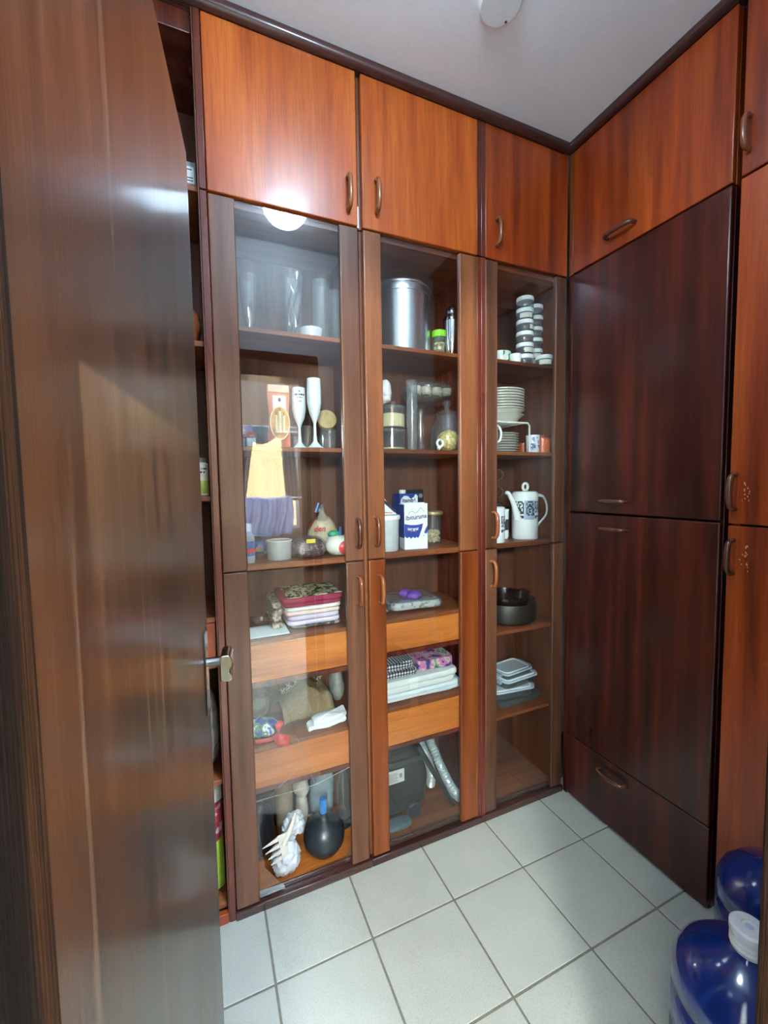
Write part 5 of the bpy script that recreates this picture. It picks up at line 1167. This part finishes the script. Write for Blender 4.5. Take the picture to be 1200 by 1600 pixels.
for i in range(4):
    zb = z + i * 0.083
    t = thing('glass_teacup', (1.345, 0.246, zb), ['lowest', 'second', 'third', 'topmost'][i] + ' clear glass cup of the stack behind the patterned cup', 'cup', 'stacked glass cups')
    cx, cy = 1.345, 0.246
    obj('saucer', MB().lathe([(0.0, zb), (0.04, zb), (0.062, zb + 0.006), (0.061, zb + 0.008), (0.04, zb + 0.003), (0.0, zb + 0.003)], cx, cy, 36), lambda: glass('smoky_glass', (190, 186, 178), f0=0.1, power=2.2, rough=0.04, film=0.14), t)
    obj('cup_body', MB().shell([(0.0, zb + 0.006), (0.026, zb + 0.0085), (0.034, zb + 0.03), (0.041, zb + 0.079)], cx, cy, 36), lambda: glass('smoky_glass', (190, 186, 178), f0=0.1, power=2.2, rough=0.04, film=0.14), t)
    obj('cup_handle', MB().tube([(cx + 0.036 + 0.040 * math.sin(a), cy - 0.014, zb + 0.045 - 0.027 * math.cos(a)) for a in [PI * k / 12 for k in range(13)]], 0.0032, 8), lambda: glass('smoky_glass', (190, 186, 178), f0=0.1, power=2.2, rough=0.04, film=0.14), t)

z = 0.803
CLAY = lambda: plain('dark_clay', (30, 23, 17), 0.5, noise_amt=0.15)
t = thing('clay_pot', (1.36, 0.17, z), 'large dark brown clay pot on the lower corner shelf', 'pot')
cx, cy = 1.395, 0.175
obj('pot_body', MB().lathe([(0.0, z), (0.125, z), (0.134, z + 0.01), (0.137, z + 0.085), (0.133, z + 0.092), (0.127, z + 0.09), (0.126, z + 0.012), (0.0, z + 0.012)], cx, cy, 56), CLAY, t)
for s in (1, -1): obj('lug', MB().tube([(cx + s * (0.128), cy - 0.03, z + 0.08), (cx + s * 0.147, cy - 0.02, z + 0.078), (cx + s * 0.147, cy + 0.02, z + 0.078), (cx + s * 0.128, cy + 0.03, z + 0.08)], 0.010, 10), CLAY, t)
t = thing('clay_bowl', (1.38, 0.19, z), 'glossy dark bowl resting inside the large clay pot', 'bowl')
obj('bowl_body', MB().lathe([(0.0, z + 0.0125), (0.08, z + 0.0125), (0.100, z + 0.05), (0.112, z + 0.118), (0.107, z + 0.120), (0.095, z + 0.052), (0.0, z + 0.02)], cx - 0.008, cy, 56), lambda: plain('glazed_dark', (26, 17, 13), 0.15, noise_amt=0.1, coat=0.6), t)
obj('lug', MB().tube([(cx + 0.098, cy - 0.025, z + 0.112), (cx + 0.122, cy - 0.018, z + 0.114), (cx + 0.122, cy + 0.018, z + 0.114), (cx + 0.098, cy + 0.025, z + 0.112)], 0.008, 10), lambda: plain('glazed_dark', (26, 17, 13), 0.15, noise_amt=0.1, coat=0.6), t)

z = 0.427
def lidbox(cx, cy, z0, w_, d_, h, rot, label, cat, clear=True, lid=True):
    t = thing('food_container', (cx, cy, z0), label, cat, 'stacked food containers')
    def rr_(a, b, r, n=6):
        pts = []
        for qx, qy, s in ((1, 1, 0), (-1, 1, 1), (-1, -1, 2), (1, -1, 3)):
            for i in range(n + 1):
                an = PI / 2 * (s + i / n); pts.append((cx + qx * (a - r) + r * math.cos(an), cy + qy * (b - r) + r * math.sin(an)))
        return pts
    mb = MB().prism(rr_(w_ / 2 - 0.006, d_ / 2 - 0.006, 0.022), z0, z0 + h - 0.008, 'xy').rotz(rot, cx, cy)
    obj('container_base', mb, lambda: glass('container_glass', (196, 210, 208), f0=0.07, power=2.2, rough=0.05, film=0.10) if clear else plain('dark_tray', (40, 44, 42), 0.4), t)
    if lid:
        mb = MB().prism(rr_(w_ / 2, d_ / 2, 0.026), z0 + h - 0.008, z0 + h, 'xy').rotz(rot, cx, cy)
        l_ = obj('lid', mb, lambda: plain('lid_pale_blue', (176, 188, 200), 0.35, noise_amt=0.05), t, bevel=0.002)
        ring = [(x, y, z0 + h + 0.0015) for x, y in rr_(w_ / 2 - 0.014, d_ / 2 - 0.014, 0.02)]; ring.append(ring[0])
        obj('seal_ring', MB().tube(ring, 0.0035, 8, caps=False).rotz(rot, cx, cy), lambda: plain('seal_white', (206, 216, 224), 0.3), l_)
        for s in (1, -1):
            obj('clip', B(cx + s * (w_ / 2 + 0.006) - 0.008, cx + s * (w_ / 2 + 0.006) + 0.008, cy - d_ * 0.28, cy + d_ * 0.28, z0 + h - 0.016, z0 + h - 0.002).rotz(rot, cx, cy), lambda: plain('clip_translucent', (160, 174, 184), 0.35, alpha=0.8), l_, bevel=0.002)
    return t
lidbox(1.405, 0.155, z, 0.262, 0.175, 0.036, 0.06, 'dark glass tray at the bottom of the container stack', 'container', clear=True, lid=False)
lidbox(1.37, 0.14, z + 0.0365, 0.222, 0.150, 0.036, -0.10, 'lowest lidded container on the dark tray', 'container')
lidbox(1.415, 0.155, z + 0.0765, 0.212, 0.146, 0.034, 0.10, 'middle lidded container of the stack', 'container')
lidbox(1.408, 0.160, z + 0.1145, 0.186, 0.130, 0.026, 0.14, 'topmost pale lidded container of the stack', 'container')

# ================================================================== open shelves behind the pantry door
z = 2.352
t = thing('grey_label_box', (0.05, 0.06, z), 'grey box with a white label on the high shelf behind the door', 'box')
obj('box_body', B(-0.06, 0.1055, 0.040, 0.16, z, z + 0.075), lambda: plain('grey_card', (124, 128, 132), 0.6), t, bevel=0.002)
lb_ = obj('box_label', B(0.066, 0.100, 0.0392, 0.040, z + 0.012, z + 0.060), lambda: plain('label_white', (206, 210, 210), 0.6), t)
mb = MB(); rr = random.Random(2)
for i in range(5): mb.box(0.070, 0.072 + 0.022 * rr.random() + 0.004, 0.0388, 0.0392, z + 0.018 + 0.008 * i, z + 0.021 + 0.008 * i)
obj('label_lines', mb, INK, lb_, smooth=False)
z = 1.896
tag(obj('clay_vase', MB().lathe([(0.0, z), (0.025, z), (0.042, z + 0.03), (0.050, z + 0.065), (0.042, z + 0.10), (0.024, z + 0.118), (0.020, z + 0.13), (0.0, z + 0.125)], 0.056, 0.10, 36), lambda: plain('orange_clay', (168, 104, 66), 0.3, noise_amt=0.15, coat=0.3)), 'round orange clay vase on the shelf behind the door', 'vase')
z = 1.420
t = thing('green_label_bottle', (0.075, 0.07, z), 'small bottle with white and green label on the shelf behind the door', 'bottle')
cx, cy = 0.083, 0.070
obj('bottle_body', MB().lathe([(0.0, z), (0.021, z), (0.0225, z + 0.003), (0.0225, z + 0.100), (0.016, z + 0.106), (0.0, z + 0.106)], cx, cy, 28), lambda: plain('white_label_bottle', (206, 210, 202), 0.4), t)
obj('green_label', MB().shell([(0.0228, z + 0.006), (0.0228, z + 0.048)], cx, cy, 28), lambda: plain('leaf_green', (150, 178, 92), 0.5, noise_amt=0.25), t)
obj('cap', MB().lathe([(0.0, z + 0.106), (0.016, z + 0.106), (0.016, z + 0.120), (0.0, z + 0.121)], cx, cy, 24), lambda: plain('smoke_cap', (110, 116, 120), 0.3), t)
mb = MB().bitmap(['#.##.#.####', '...........', '..####.##..'], cx, cy, 0.0226, -PI / 2 + 0.1, 0.032, z + 0.072, z + 0.088)
obj('label_lines', mb, INK, t, smooth=False)
z = 0.485
mb = MB().blob((0.03, 0.13, z + 0.13), (0.072, 0.075, 0.14), 0.18, 12, 77, z + 0.001, creases=0.08)
for v in mb.v: v.x = min(v.x + 0.014, 0.105)
tag(obj('plastic_bag', mb, lambda: plain('grey_translucent_film', (136, 130, 126), 0.25, noise_amt=0.3, alpha=0.85)), 'grey translucent bag on the low shelf behind the door', 'bag')
z = 0.055
t = thing('food_sack', (0.06, 0.09, z), 'tall white sack with red and green print on the bottom shelf behind the door', 'sack')
def sack(u, v, s):
    x = -0.014 + 0.118 * u; bul = (math.sin(PI * u) ** 0.6) * (0.045 * math.sin(PI * min(1, 0.12 + v * 0.88)) ** 0.7 + 0.002)
    return (x, 0.09 + s * bul, z + 0.006 + 0.37 * v + 0.004 * math.sin(u * 9))
mb = MB().sheet(lambda u, v: sack(u, v, -1), 16, 26); mb.sheet(lambda u, v: sack(1 - u, v, 1), 16, 26)
for p_, f in enumerate(mb.f):
    vz = sum(mb.v[i].z for i in f) / 4 - z; vx = sum(mb.v[i].x for i in f) / 4
    mb.m[p_] = 1 if 0.20 < vz < 0.32 else (2 if vz < 0.22 and vx > 0.078 else 0)
obj('sack_body', mb, [lambda: plain('sack_white', (206, 212, 204), 0.4), lambda: spotted('sack_red', [(0, (150, 44, 60)), (0.5, (186, 70, 84)), (0.8, (206, 180, 176))], 50, 0.4), lambda: plain('sack_lime', (160, 196, 70), 0.4)], t)

# ================================================================== water jugs
JUG = lambda: plain('jug_blue', (10, 36, 100), 0.12, noise_amt=0.06, coat=0.5)
def jug(cx, cy, label):
    t = thing('water_jug', (0, 0, 0), label, 'water jug', 'blue water jugs')
    R = 0.134
    prof = [(0.0, 0.004), (0.112, 0.0), (0.126, 0.006), (R, 0.02), (R, 0.080), (R - 0.010, 0.090), (R - 0.010, 0.100), (R, 0.110), (R, 0.185), (R - 0.010, 0.195), (R - 0.010, 0.205), (R, 0.215), (R, 0.285), (R - 0.008, 0.293), (R - 0.008, 0.301), (R, 0.310), (R - 0.001, 0.345), (R - 0.012, 0.375), (R - 0.038, 0.403), (R - 0.070, 0.420), (0.038, 0.434), (0.029, 0.442), (0.027, 0.455), (0.0, 0.455)]
    obj('jug_body', MB().lathe(prof, 0, 0, 56), JUG, t, angle=60)
    cp_ = obj('cap', MB().lathe([(0.031, 0.444), (0.033, 0.452), (0.030, 0.458), (0.033, 0.463), (0.031, 0.470), (0.034, 0.476), (0.034, 0.492), (0.030, 0.496), (0.014, 0.496), (0.013, 0.493), (0.0, 0.493)], 0, 0, 36), lambda: plain('cap_white', (206, 206, 210), 0.35, noise_amt=0.05), t)
    obj('cap_dimple', MB().lathe([(0.0, 0.4932), (0.008, 0.4932), (0.006, 0.4945), (0.0, 0.4945)], 0, 0, 20), lambda: plain('dimple_blue', (150, 164, 190), 0.4), cp_)
    t.location = (cx, cy, 0.0); return t
jug(1.120, -0.942, 'nearer blue water jug with a white cap beside the doorway')
jug(1.436, -0.864, 'farther blue water jug behind the nearer one against the cabinet')
